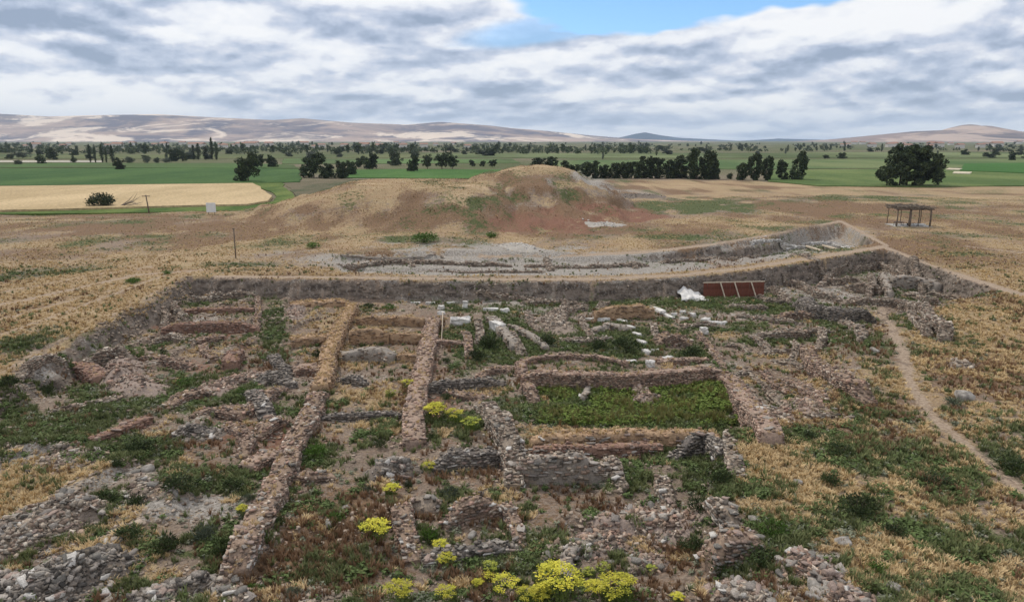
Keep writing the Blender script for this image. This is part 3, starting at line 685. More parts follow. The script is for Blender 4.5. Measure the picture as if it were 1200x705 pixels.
def tree_proto(kind, k):
    """unit tree, 1 high and about as wide as its kind"""
    key = (kind, k)
    if key in PROTO: return PROTO[key]
    r = random.Random(hash((len(kind), k, 5)) & 0xffff)
    cs, rs, pr = [], [], []
    if kind == 'poplar':
        for i in range(16):
            z = .12 + .84 * i / 15; w = .10 * math.sin(math.pi * min(1, .15 + .8 * i / 15)) ** .7
            for j in range(2):
                cs.append((r.uniform(-w, w) * .7, r.uniform(-w, w) * .7, z)); rs.append(w * .8 + .02); pr.append(38)
        sq = 1.6; size = .022
    elif kind == 'big':
        for i in range(270):
            lx, lz, lr = r.choice(((-.46, .55, .22), (-.24, .76, .19), (-.02, .66, .26), (.12, .82, .15), (.34, .66, .22), (.52, .46, .19), (-.60, .33, .15), (-.4, .28, .22), (-.1, .32, .26), (.16, .34, .24), (.42, .28, .22), (.6, .26, .12)))
            d_ = Vector([r.gauss(0, 1) for _ in range(3)]).normalized() * (r.random() ** .5 * lr * 1.2)
            cs.append((lx + d_.x, d_.y * 1.8, max(.07, lz + d_.z))); rs.append(r.uniform(.05, .10)); pr.append(100)
        sq = .85; size = .024
    elif kind == 'column':
        for i in range(44):
            z = .05 + .88 * i / 43; w = .27 * math.sqrt(max(.05, 1 - abs((z - .48) / .56) ** 2.6)); a = r.uniform(0, 6.28); q = math.sqrt(r.random())
            cs.append((math.cos(a) * q * w, math.sin(a) * q * w, z)); rs.append(r.uniform(.07, .12)); pr.append(60)
        sq = 1.1; size = .034
    elif kind == 'bush':
        for i in range(34):
            a = r.uniform(0, 6.28); q = math.sqrt(r.random()); z = r.uniform(.15, .8) * (1 - .3 * q)
            cs.append((math.cos(a) * q * .42, math.sin(a) * q * .42, z)); rs.append(r.uniform(.16, .24)); pr.append(50)
        sq = .8; size = .04
    else:
        lob = [(r.uniform(-.22, .22), r.uniform(-.2, .2), r.uniform(.35, .75)) for _ in range(6)]
        for i in range(60):
            l = r.choice(lob); a = r.uniform(0, 6.28); q = r.uniform(.05, .27)
            cs.append((l[0] + math.cos(a) * q, l[1] + math.sin(a) * q, max(.1, l[2] + r.uniform(-.45, .2)))); rs.append(r.uniform(.08, .14)); pr.append(55)
        sq = .85; size = .036
    V, Fq, L = leaf_cloud(cs, rs, pr, size, 100 + k, squash=sq)
    V[:, 2] -= max(0, V[:, 2].max() - 1.02)
    cm = [leaf_mesh('crown', V, Fq, L, mt) for mt in (M_leafD, M_leafO, M_leafG)]
    mb = MB()
    if kind == 'big':
        for (tx, ty) in ((-.28, 0), (-.05, .05), (.08, -.04), (.3, .02)):
            mb.tube([(tx, ty, -.02), (tx + .01, ty, .2), (tx * 1.3, ty, .5), (tx * 1.5, ty * 1.4, .75)], [.024, .018, .012, .005])
    else:
        mb.tube([(0, 0, -.03), (.005, 0, .15), (-.01, .01, .45), (.0, 0, .8)], [.026, .02, .014, .004])
        if kind == 'round':
            for k2 in range(5):
                a = k2 * 1.3 + k; mb.tube([(0, 0, .22 + .05 * k2), (math.cos(a) * .12, math.sin(a) * .12, .42 + .05 * k2), (math.cos(a) * .25, math.sin(a) * .22, .6)], [.012, .008, .003], 5)
    tm = mb.mesh('trunk', True); tm.materials.append(M_bark)
    PROTO[key] = (cm, tm); return PROTO[key]
def tree(px, py, hpx, wpx, kind, label, group=None, tone=0, name=None, z=0.0):
    x, y = G(px, py, z)
    d = math.hypot(y, 18)
    hgt = hpx / F * d * (1.14 if kind == 'round' else 1.03); wid = wpx / F * d * (1.12 if kind == 'round' else 1.0)
    cm, tm = tree_proto(kind, random.randrange(4) if kind != 'big' else 0)
    natw = {'poplar': .26, 'big': 1.42, 'bush': 1.15, 'round': .85, 'column': .68}[kind]
    o = empty(name or {'poplar': 'poplar_tree', 'bush': 'shrub', 'big': 'broadleaf_tree', 'round': 'broadleaf_tree', 'column': 'broadleaf_tree'}[kind], (x, y, z - .1), label, 'shrub' if kind == 'bush' else 'tree', group, random.uniform(0, 6.28) if kind != 'big' else .2)
    o.scale = (wid / natw, wid / natw, hgt)
    link('crown', cm[tone], None, o); link('trunk', tm, None, o)
    return o
T = tree
T(1066, 218, 48, 70, 'big', 'broad dark green tree with several trunks standing behind the timber shelter')
T(118, 243, 22, 34, 'bush', 'large dark bush with bare dead branches at the edge of the wheat field', tone=1, name='bush', z=.2)
T(291, 213, 31, 24, 'round', 'tall dark tree at the far right corner of the wheat field')
T(302, 197, 14, 14, 'round', 'dark tree just behind the tall one at the wheat corner')
T(318, 196, 13, 12, 'round', 'round dark tree to the right of the wheat corner trees')
T(21, 193, 7, 10, 'bush', 'low round bush alone at the left end of the green field', tone=1)
T(47, 192, 10, 10, 'round', 'leftmost olive tree at the back edge of the green field', tone=1)
T(62, 187, 12, 15, 'round', 'round tree just left of the poplars on the green field')
T(87, 191, 9, 8, 'bush', 'small rounded bush left of the thin poplars', tone=1)
T(141, 199, 13, 12, 'round', 'round tree standing inside the green field below the poplars', tone=1)
for (x_, h_, w_, l_) in ((106, 20, 4, 'leftmost tall thin poplar behind the green field'), (112, 17, 3, 'short poplar close beside the leftmost tall one'), (120, 20, 4.5, 'tall poplar in the middle of the thin poplar line'),
                         (125, 16, 3, 'thinnest poplar of the line behind the green field'), (132, 19, 6, 'thickest poplar at the right end of the thin line'), (86, 12, 3, 'lone short poplar left of the line')):
    T(x_, 190.5, h_, w_, 'poplar', l_, 'poplars behind the green field')
for (x_, h_, w_, l_) in ((152, 9, 14, 'grey green bush right of the thin poplars'), (172, 9, 9, 'grey green bush in the middle of the bushes on the field edge'), (184, 8, 9, 'small grey green bush between two larger bushes'), (195, 8, 12, 'wide grey green bush left of the dark round trees')):
    T(x_, 191, h_, w_, 'bush', l_, 'grey bushes behind the green field', 2)
T(204, 189, 15, 13, 'round', 'dark round tree right of the grey bushes'); T(214, 189, 11, 8, 'round', 'smaller dark tree touching the round one by the grey bushes')
for (x_, h_, w_, l_) in ((227, 16, 6, 'left poplar of the dense clump beyond the wheat field'), (233, 18, 6, 'second poplar of the dense clump'), (241, 14, 8, 'low middle tree of the dense poplar clump'), (249, 24, 5, 'tallest poplar of the dense clump'), (254, 20, 5, 'rightmost poplar of the dense clump')):
    T(x_, 187, h_, w_, 'poplar', l_, 'dense poplar clump beyond the wheat field')
for (x_, y_, h_, w_, l_) in ((368, 208, 26, 24, 'large dark tree at the left end of the grove left of the mound'), (384, 209, 18, 16, 'low dark tree in the grove between its two large trees'), (400, 209, 21, 18, 'dark tree at the near right end of the grove'), (411, 205, 17, 15, 'tree at the right edge of the grove left of the mound'),
                         (423, 196, 12, 11, 'small tree behind the right edge of the grove'), (436, 198, 19, 15, 'dark tree standing alone right of the grove'), (463, 194, 17, 15, 'round olive tree second right of the grove'), (485, 201, 19, 13, 'tree third right of the grove, its foot nearer than its neighbours'),
                         (501, 198, 15, 11, 'smaller tree fourth right of the grove'), (518, 198, 17, 14, 'left of two touching dark trees behind the mound shelf'), (530, 198, 15, 12, 'right of two touching dark trees behind the mound shelf'),
                         (553, 195, 7, 6, 'tiny tree on the green plots behind the mound shelf'), (566, 195, 6, 7, 'small low tree left of the mound summit'), (577, 196, 8, 8, 'small dark tree just left of the mound summit')):
    T(x_, y_, h_, w_, 'round', l_, 'trees on the green field behind the mound', 1 if x_ in (463, 501, 553) else 0)
row = [(632, 200, 14, 12), (647, 200, 15, 10), (661, 203, 14, 9), (673, 204, 11, 9), (687, 208, 17, 11), (700, 208, 18, 10), (711, 208, 14, 9), (722, 208, 16, 10), (734, 208, 17, 10), (745, 208, 17, 10), (757, 208, 23, 12), (770, 208, 21, 12), (784, 208, 19, 9), (798, 208, 23, 14),
       (816, 209, 31, 14), (830, 209, 29, 13), (838, 209, 20, 8)]
onm = ['first', 'second', 'third', 'fourth', 'fifth', 'sixth', 'seventh', 'eighth', 'ninth', 'tenth', 'eleventh', 'twelfth', 'thirteenth', 'fourteenth', 'fifteenth', 'sixteenth', 'last']
for i, (x_, y_, h_, w_) in enumerate(row):
    T(x_, y_ + 1.0, h_ * 1.12, w_ * 1.75, 'column', '%s dark tree of the long row right of the mound, counted from the mound' % onm[i], 'long tree row right of the mound')
T(855, 210, 9, 9, 'bush', 'single small bush in the gap between the two tree rows')
for i, (x_, h_, w_) in enumerate(((870, 19, 12), (883, 29, 14), (898, 26, 12), (916, 22, 11), (934, 31, 17))):
    T(x_, 211, h_ * 1.05, w_ * 1.35, 'column', ['low tree at the left end of the short row', 'tall tree second in the short row', 'dark tree in the middle of the short row', 'narrow tree fourth in the short row', 'tall wide tree at the right end of the short row'][i], 'short tree row left of the broad tree')
T(1187, 188, 10, 8, 'round', 'small round tree alone on the bright green field far right')
rt = random.Random(3)
NTH = ['leftmost', 'second', 'third', 'fourth', 'fifth', 'sixth', 'seventh', 'eighth', 'ninth', 'tenth', 'eleventh', 'twelfth', 'thirteenth', 'fourteenth', 'fifteenth', 'sixteenth', 'seventeenth', 'eighteenth', 'nineteenth', 'twentieth'] + ['twenty ' + q for q in ('first', 'second', 'third', 'fourth', 'fifth', 'sixth', 'seventh', 'eighth', 'ninth')] + ['thirtieth']
LAND = [(140, 'above the left half of the wheat field'), (290, 'above the right half of the wheat field'), (420, 'above the grove'), (560, 'above the long shelf of the mound'), (690, 'above the top of the mound'), (850, 'above the long tree row'), (1000, 'above the short tree row'), (1110, 'beside the broad tree'), (9999, 'right of the broad tree')]
FAR = []
def relabel(lst, what, from_):
    lst.sort(key=lambda t: t[0]); cnt = {}
    for px_, o_ in lst:
        l_ = [q for q in LAND if px_ < q[0]][0][1]; n_ = cnt.get(l_, 0); cnt[l_] = n_ + 1
        o_['label'] = '%s %s, %s' % (what, l_, NTH[n_] + (' from the left' if n_ else ' of them'))
for i in range(120):
    x_ = rt.uniform(-30, 1230); y_ = 176 + rt.random() ** 1.5 * 11
    if 640 < x_ and y_ > 183 and rt.random() < .7: continue
    if 720 < x_ < 1000 and rt.random() < .35: continue
    hh = rt.uniform(5, 11) * (1 - (187 - y_) * .03)
    k_ = 'poplar' if rt.random() < .3 else 'round'
    ot_ = T(x_, y_, hh * (1.25 if k_ == 'poplar' else .8), (3 if k_ == 'poplar' else hh * rt.uniform(1.0, 1.7)), k_, 'small dark tree scattered on the hazy plain below the hills', 'small trees scattered over the far plain', rt.choice((0, 0, 1, 2)))
    FAR.append((x_, ot_))
relabel(FAR, 'small far tree', 0); HOUSES = []
# far woodland that reads as one mass
def woodland(n, x0, x1, y0, y1, hm, seed, dens=None):
    r = np.random.default_rng(seed)
    V = []; L = []
    for i in range(n):
        px = r.uniform(x0, x1); py = y0 + (y1 - y0) * r.random()
        if dens is not None and r.random() > dens(px): continue
        x, y = G(px, py, 0)
        h = hm * r.uniform(.5, 1.2); w = h * r.uniform(.5, 1.6)
        if r.random() < .18: h *= 1.6; w *= .3
        k = 36
        d = r.normal(size=(k, 3)); d /= np.linalg.norm(d, axis=1)[:, None]
        c = np.array([x, y, h * .55]) + d * np.array([w, w, h * .5]) * r.uniform(.4, 1, (k, 1)) * .9
        s = h * .16
        a = r.normal(size=(k, 3)) * s; b = r.normal(size=(k, 3)) * s
        V.append(np.stack([c + a, c - a * .5 + b, c - a * .5 - b], 1).reshape(-1, 3)); L.append(np.repeat(r.uniform(0, 1) * .5 + r.uniform(0, .5, k), 3))
    V = np.concatenate(V); L = np.concatenate(L)
    return V, np.arange(len(V)).reshape(-1, 3), L
V, Fq, L = woodland(1300, -60, 760, 168.4, 181, 7, 5, lambda p: .35 + .65 * (math.sin(p * .045) > -.3))
tag(link('woodland', leaf_mesh('woodland', V, Fq, L, M_leafO)), 'belt of hazy woodland at the foot of the long hills', 'woodland', None, 'stuff')
V, Fq, L = woodland(420, 700, 1260, 169.0, 178, 6.5, 6, lambda p: .25 + .75 * (math.sin(p * .06) > 0))
tag(link('woodland', leaf_mesh('woodland', V, Fq, L, M_leafO)), 'thin belt of hazy trees below the brown hill', 'woodland', None, 'stuff')
# hedge and ditch growth along the wheat field
# small pale buildings under the hills
M_house = simple('house_plaster', (.62, .58, .54), .1, .2); M_roof = simple('house_roof', (.34, .20, .15), .2, .2)
hp = MB().box((0, 0, .5), (1, .8, 1)).mesh('wall'); hp.materials.append(M_house)
rp = MB().add([(-.55, -.46, .98), (.55, -.46, .98), (.55, .46, .98), (-.55, .46, .98), (-.55, 0, 1.4), (.55, 0, 1.4)], [(0, 1, 5, 4), (2, 3, 4, 5), (1, 2, 5), (3, 0, 4), (0, 3, 2, 1)]).mesh('roof'); rp.materials.append(M_roof)
for i in range(64):
    if i < 38: x_ = rt.uniform(20, 560); lab, grp = 'tiny pale house of the far village below the long hills', 'village below the long hills'
    else: x_ = rt.uniform(985, 1205); lab, grp = 'tiny pale house of the far village below the brown hill', 'village below the brown hill'
    y_ = rt.uniform(168.5, 174)
    x, y = G(x_, y_, 0); s = rt.uniform(10, 20)
    o = empty('house', (x, y, -.2), lab, 'house', grp, rt.uniform(-.5, .5)); o.scale = (s * 1.3, s, s * .55)
    link('wall', hp, None, o); link('roof', rp, None, o); HOUSES.append((x_, o))
relabel(HOUSES, 'tiny pale village house', 0)

# ------------------------------------------------------------------ stones
def rock_template(sub, seed, cube=.55):
    import bmesh
    bm = bmesh.new(); bmesh.ops.create_cube(bm, size=1.0)
    if sub:
        bmesh.ops.subdivide_edges(bm, edges=bm.edges[:], cuts=1, use_grid_fill=True)
    V = np.array([v.co[:] for v in bm.verts]); Fq = np.array([[v.index for v in f.verts] for f in bm.faces])
    bm.free()
    if sub:
        n = V / (np.linalg.norm(V, axis=1)[:, None] + 1e-9) * .5
        V = V * cube + n * (1 - cube) * 1.1
    return V, Fq
ROCK_HI = rock_template(1, 1, .9); ROCK_LO = rock_template(0, 2)
PAL = {'grey': [(.29, .235, .185), (.38, .315, .25), (.165, .14, .115), (.47, .41, .34), (.31, .225, .17), (.22, .165, .13)],
       'pink': [(.33, .22, .165), (.39, .265, .20), (.26, .17, .13), (.33, .25, .195), (.44, .33, .26), (.19, .14, .115)],
       'dark': [(.14, .125, .11), (.21, .18, .15), (.27, .23, .195), (.10, .09, .08), (.34, .30, .26)],
       'mix': [(.27, .22, .18), (.36, .255, .205), (.17, .145, .12), (.41, .35, .29), (.30, .19, .145), (.50, .45, .39)],
       'warm': [(.30, .215, .165), (.38, .27, .20), (.20, .145, .115), (.34, .22, .17), (.25, .175, .135), (.46, .38, .31), (.15, .12, .10)],
       'mud': [(.33, .22, .14), (.39, .265, .165), (.27, .195, .14), (.36, .235, .15)],
       'red': [(.26, .155, .115), (.31, .19, .14), (.22, .14, .11), (.30, .22, .18)],
       'white': [(.62, .60, .57), (.55, .52, .48), (.70, .68, .65), (.46, .43, .40)]}
def rocks(P, S, R, tmpl, pal, rng, jit=.12, tilt=.25, yaw=None):
    """many stones in one mesh: P centres, S sizes, R headings"""
    T0, F0 = tmpl; n = len(P); k = len(T0)
    S = S * np.stack([rng.uniform(.7, 1.35, n), rng.uniform(.7, 1.2, n), rng.uniform(.45, 1.15, n)], 1)
    V = T0[None] * S[:, None, :] * (1 + rng.uniform(-jit, jit, (n, k, 3)))
    V += rng.uniform(-jit, jit, (n, k, 3)) * S[:, None, :] * .6
    a = rng.normal(0, tilt, n); b = rng.normal(0, tilt, n)
    c, s = np.cos(a)[:, None], np.sin(a)[:, None]
    y = V[..., 1] * c - V[..., 2] * s; z = V[..., 1] * s + V[..., 2] * c; V[..., 1] = y; V[..., 2] = z
    c, s = np.cos(b)[:, None], np.sin(b)[:, None]
    x = V[..., 0] * c + V[..., 2] * s; z = -V[..., 0] * s + V[..., 2] * c; V[..., 0] = x; V[..., 2] = z
    c, s = np.cos(R)[:, None], np.sin(R)[:, None]
    x = V[..., 0] * c - V[..., 1] * s; y = V[..., 0] * s + V[..., 1] * c; V[..., 0] = x; V[..., 1] = y
    V += P[:, None, :]
    pc = np.array(PAL[pal])[rng.integers(0, len(PAL[pal]), n)] * rng.uniform(.55, 1.3, (n, 1))
    cols = np.repeat(pc, k, 0)
    Fq = (F0[None] + (np.arange(n) * k)[:, None, None]).reshape(-1, 4)
    return V.reshape(-1, 3), Fq, cols
M_stone = attr_mat('field_stone', .92, 14, .6)
M_earth = attr_mat('packed_earth', .95, 9, .8, (.34, .25, .16))
# separate stones that show large: shared meshes, their own colour each
def stone_object_mat():
    m, nt, b = base_mat('loose_stone', .9)
    oi = nn(nt, 'ShaderNodeObjectInfo'); t = nn(nt, 'ShaderNodeTexCoord').outputs['Object']
    cr = nn(nt, 'ShaderNodeValToRGB', ins={0: oi.outputs['Random']}); cr.color_ramp.interpolation = 'CONSTANT'
    e = cr.color_ramp.elements; e[0].color = (.30, .27, .235, 1); e[1].position = .85; e[1].color = (.52, .49, .45, 1)
    for p_, c_ in ((.2, (.19, .175, .155)), (.38, (.37, .33, .29)), (.55, (.33, .25, .21)), (.7, (.24, .21, .185))):
        q = e.new(p_); q.color = (*c_, 1)
    n = noise(nt, t, 6, 5, .65)
    c = nn(nt, 'ShaderNodeVectorMath', operation='SCALE', ins={0: cr.outputs[0], 'Scale': sstep(nt, n, .25, .75, .6, 1.35)}).outputs[0]
    nt.links.new(c, b.inputs['Base Color'])
    bp = nn(nt, 'ShaderNodeBump', ins={'Strength': .6, 'Distance': .08, 'Height': n}); nt.links.new(bp.outputs[0], b.inputs['Normal'])
    return m
M_loose = stone_object_mat()
LOOSE = []
for k in range(10):
    r = np.random.default_rng(50 + k)
    V, Fq, c = rocks(np.zeros((1, 3)), np.ones((1, 3)), np.zeros(1), ROCK_HI, 'mix', r, .2, .15)
    me = fastmesh('stone', V, Fq, 4); me.materials.append(M_loose); LOOSE.append(me)

STY = {  # course height, stone length, depth, palette, how ragged, earth on top, individual stones
    'rubble': dict(ch=.13, ln=.26, pal='grey', rag=.26, tilt=.2, top=.8, gap=.93, jit=.15, core=(.23, .185, .145)),
    'mixed': dict(ch=.12, ln=.24, pal='warm', rag=.26, tilt=.2, top=.62, gap=.95, jit=.15, core=(.265, .19, .14)),
    'dark': dict(ch=.13, ln=.30, pal='dark', rag=.16, tilt=.14, top=1.0, gap=.95, jit=.13, core=(.15, .13, .115)),
    'pink': dict(ch=.12, ln=.24, pal='pink', rag=.08, tilt=.09, top=.4, gap=.97, jit=.10, core=(.31, .225, .175)),
    'mud': dict(ch=.15, ln=.34, pal='mud', rag=.07, tilt=.06, top=.22, gap=.35, jit=.08, core=(.37, .25, .155)),
    'earth': dict(ch=.16, ln=.36, pal='grey', rag=.12, tilt=.06, top=.15, gap=.22, jit=.08, core=(.27, .235, .20)),
    'plaster': dict(ch=.16, ln=.3, pal='grey', rag=.22, tilt=.12, top=.7, gap=.45, jit=.12, core=(.27, .235, .20)),
    'red': dict(ch=.14, ln=.3, pal='red', rag=.06, tilt=.06, top=.4, gap=.6, jit=.08, core=(.25, .155, .115)),
    'white': dict(ch=.26, ln=.55, pal='white', rag=.1, tilt=.08, top=1.0, gap=.97, jit=.1, core=(.42, .39, .35)),
}
TOPS = []
WALLC = []      # sampled wall positions, used to keep plants off and to spill stones
wseed = [0]
def wall(px, h, w, style, label, name='ruined_wall', dig=.25, top='grass', spill=1.0, maxi=26):
    """px: where the middle of the wall top shows; h its height, w its width in metres"""
    st = STY[style]; wseed[0] += 1; w *= .82; h *= 1.1 if style in ('mud', 'pink', 'earth', 'red') else .95; rng = np.random.default_rng(900 + wseed[0])
    te_ = .75 if style in ('plaster', 'pink', 'mud', 'earth', 'red') else .3
    if np.mean([q[0] for q in px]) > 915 and np.mean([q[1] for q in px]) < 395: h *= 1.4
    K = np.array([at(a, b, h)[:2] for a, b in px])
    seg = np.hypot(*np.diff(K, axis=0).T); L = seg.sum(); cum = np.concatenate([[0], np.cumsum(seg)])
    n = max(3, int(L / .35)); s = np.linspace(0, L, n)
    cx = np.interp(s, cum, K[:, 0]); cy = np.interp(s, cum, K[:, 1])
    cx += (vn(s * .8, s * 0, wseed[0]) - .5) * .3 * w; cy += (vn(s * .8, s * 0 + 7, wseed[0]) - .5) * .3 * w
    tx = np.gradient(cx); ty = np.gradient(cy); m = np.hypot(tx, ty); tx /= m; ty /= m
    nxn, nyn = -ty, tx
    gz = H(cx, cy)
    kk = max(1, int(3.0 / max(.1, L / n))); pad = np.concatenate([np.full(kk, gz[0]), gz, np.full(kk, gz[-1])])
    gs = np.convolve(pad, np.ones(2 * kk + 1) / (2 * kk + 1), 'valid') * .5 + np.polyval(np.polyfit(s, gz, 1), s) * .5
    zt = gs + h * (1 + (vn(s * .9, s * 0 + 3, wseed[0] + 50) - .5) * st['rag'] * 2.2 + (vn(s * .25, s * 0, wseed[0] + 70) - .5) * st['rag'] * 1.6)
    k0 = np.minimum(s, L - s); zt = gz + np.maximum(.12, zt - gz) * (te_ + (1 - te_) * ss(k0, 0, min(1.6, L * .3)))
    half = w / 2 * (1 + (vn(s * .7, s * 0 + 5, wseed[0] + 90) - .5) * st['rag'] * 1.2)
    org = (cx.mean(), cy.mean(), gz.mean())
    if style in ('mud', 'pink', 'red', 'mixed'):
        k = int(L * w * (9 if style == 'mud' else 3)); q_ = rng.integers(0, n, k)
        of = rng.uniform(-.8, .8, k); TOPS.append(np.stack([cx[q_] + nxn[q_] * half[q_] * of + tx[q_] * rng.uniform(-.2, .2, k), cy[q_] + nyn[q_] * half[q_] * of + ty[q_] * rng.uniform(-.2, .2, k), zt[q_] - .02], 1))
    # core
    prof = [(-1.12, 'b'), (-1.0, .5), (-.9, .96), (-.35, 1.03), (.3, 1.02), (.9, .96), (1.0, .5), (1.12, 'b')]
    V = []
    for (o_, t_) in prof:
        z = gz - dig - .15 if t_ == 'b' else gz + (zt - gz) * t_
        j = rng.uniform(-.04, .04, n)
        V.append(np.stack([cx + nxn * half * o_ * .93 + j, cy + nyn * half * o_ * .93 + j, z + rng.uniform(-.03, .03, n)], 1))
    V = np.stack(V, 1)  # n,8,3
    q = len(prof); idx = np.arange(n - 1)[:, None] * q + np.arange(q - 1)[None]
    Fq = np.stack([idx, idx + 1, idx + q + 1, idx + q], -1).reshape(-1, 4)
    caps = np.array([[0, 1, 6, 7], [1, 2, 5, 6], [2, 3, 4, 5]])
    Fq = np.concatenate([Fq, caps[:, ::-1], caps + (n - 1) * q])
    V = V.reshape(-1, 3) - np.array(org)
    core_c = np.array(st['core']) * (1 + (rng.uniform(-.12, .12, (len(V), 1))))
    o = empty(name, org, label, 'wall'); o['kind'] = 'thing'
    core = link('wall_core', fastmesh('wall_core', V, Fq, 4, core_c), M_earth, o)
    # stones along both faces, course by course
    P = []; S = []; R = []
    hm = max(.15, float((zt - gz).mean()))
    nc = max(1, int(round(hm / st['ch'])))
    for side in (-1, 1):
        for c in range(nc + 1):
            k = int(L / st['ln']) + 1
            ps = (np.arange(k) + rng.uniform(-.2, .2, k) + (c % 2) * .5) * (L / max(1, k))
            ps = np.clip(ps, 0, L)
            keep = rng.random(k) < st['gap']
            ps = ps[keep]
            x = np.interp(ps, s, cx); y = np.interp(ps, s, cy); g = np.interp(ps, s, gz); t = np.interp(ps, s, zt); hf = np.interp(ps, s, half)
            nx_ = np.interp(ps, s, nxn); ny_ = np.interp(ps, s, nyn)
            fr = (c + .4) / nc
            z = g + fr * np.maximum(t - g, .1)
            ok = z < t - st['ch'] * .1
            lean = 1.04 - .1 * fr
            p = np.stack([x + nx_ * hf * side * lean, y + ny_ * hf * side * lean, z], 1)
            a = np.arctan2(np.interp(ps, s, ty), np.interp(ps, s, tx))
            sz = np.stack([st['ln'] * rng.uniform(.65, 1.25, len(ps)), rng.uniform(.14, .24, len(ps)), st['ch'] * rng.uniform(.8, 1.2, len(ps))], 1)
            P.append(p[ok]); S.append(sz[ok]); R.append(a[ok] + rng.normal(0, .12, ok.sum()))
    # top and both ends
    k = int(L * w / .042 * st['top'] * (1 if st['top'] > .5 else 1))
    ps = rng.uniform(0, L, k); of = rng.uniform(-1, 1, k)
    x = np.interp(ps, s, cx); y = np.interp(ps, s, cy); t = np.interp(ps, s, zt); hf = np.interp(ps, s, half)
    nx_ = np.interp(ps, s, nxn); ny_ = np.interp(ps, s, nyn)
    P.append(np.stack([x + nx_ * hf * of * .95, y + ny_ * hf * of * .95, t + rng.uniform(-.04, .08 + .25 * st['rag'], k)], 1))
    sc = .65 + .9 * rng.random((k, 1)) ** 4
    S.append(np.stack([rng.uniform(.15, .32, k), rng.uniform(.12, .24, k), rng.uniform(.06, .15, k)], 1) * sc); R.append(rng.uniform(0, 6.3, k))
    # a spill of fallen stones at the foot
    k = int(L * 5.0 * spill * min(1, h) * (1 if st['gap'] > .5 else .4))
    ps = rng.uniform(0, L, k); of = rng.choice((-1, 1), k) * (1 + np.abs(rng.normal(0, .55, k)) / max(.5, w / 2))
    x = np.interp(ps, s, cx) + np.interp(ps, s, nxn) * np.interp(ps, s, half) * of; y = np.interp(ps, s, cy) + np.interp(ps, s, nyn) * np.interp(ps, s, half) * of
    P.append(np.stack([x, y, H(x, y) + .04], 1)); S.append(np.stack([rng.uniform(.10, .27, k), rng.uniform(.10, .22, k), rng.uniform(.06, .14, k)], 1)); R.append(rng.uniform(0, 6.3, k))
    P = np.concatenate(P); S = np.concatenate(S); R = np.concatenate(R)
    dist = math.hypot(org[0], org[1] + 0)
    # stones that show large become parts of their own
    sz = S.max(1) * F / np.hypot(np.hypot(P[:, 0], P[:, 1]), 18)
    vis = (P[:, 2] > np.interp(P[:, 0], [-1e9, 1e9], [-99, -99]))
    order = np.argsort(-sz); pick = [i_ for i_ in order[:maxi] if sz[i_] > 6.2]
    rest = np.ones(len(P), bool); rest[pick] = False
    Vr, Fr, Cr = rocks(P[rest] - np.array(org), S[rest], R[rest], ROCK_HI if dist < 50 else ROCK_LO, st['pal'], rng, st['jit'], st['tilt'])
    tag(link('stonework', fastmesh('stonework', Vr, Fr, 4, Cr), M_stone, o), None, None, None, 'stuff')
    for i_ in pick:
        so = link('stone', LOOSE[i_ % 10], None, o)
        so.location = P[i_] - np.array(org); so.rotation_euler = (rng.normal(0, .15), rng.normal(0, .15), R[i_])
        so.scale = S[i_] * 1.12
    WALLC.append((cx, cy, w))
    return o
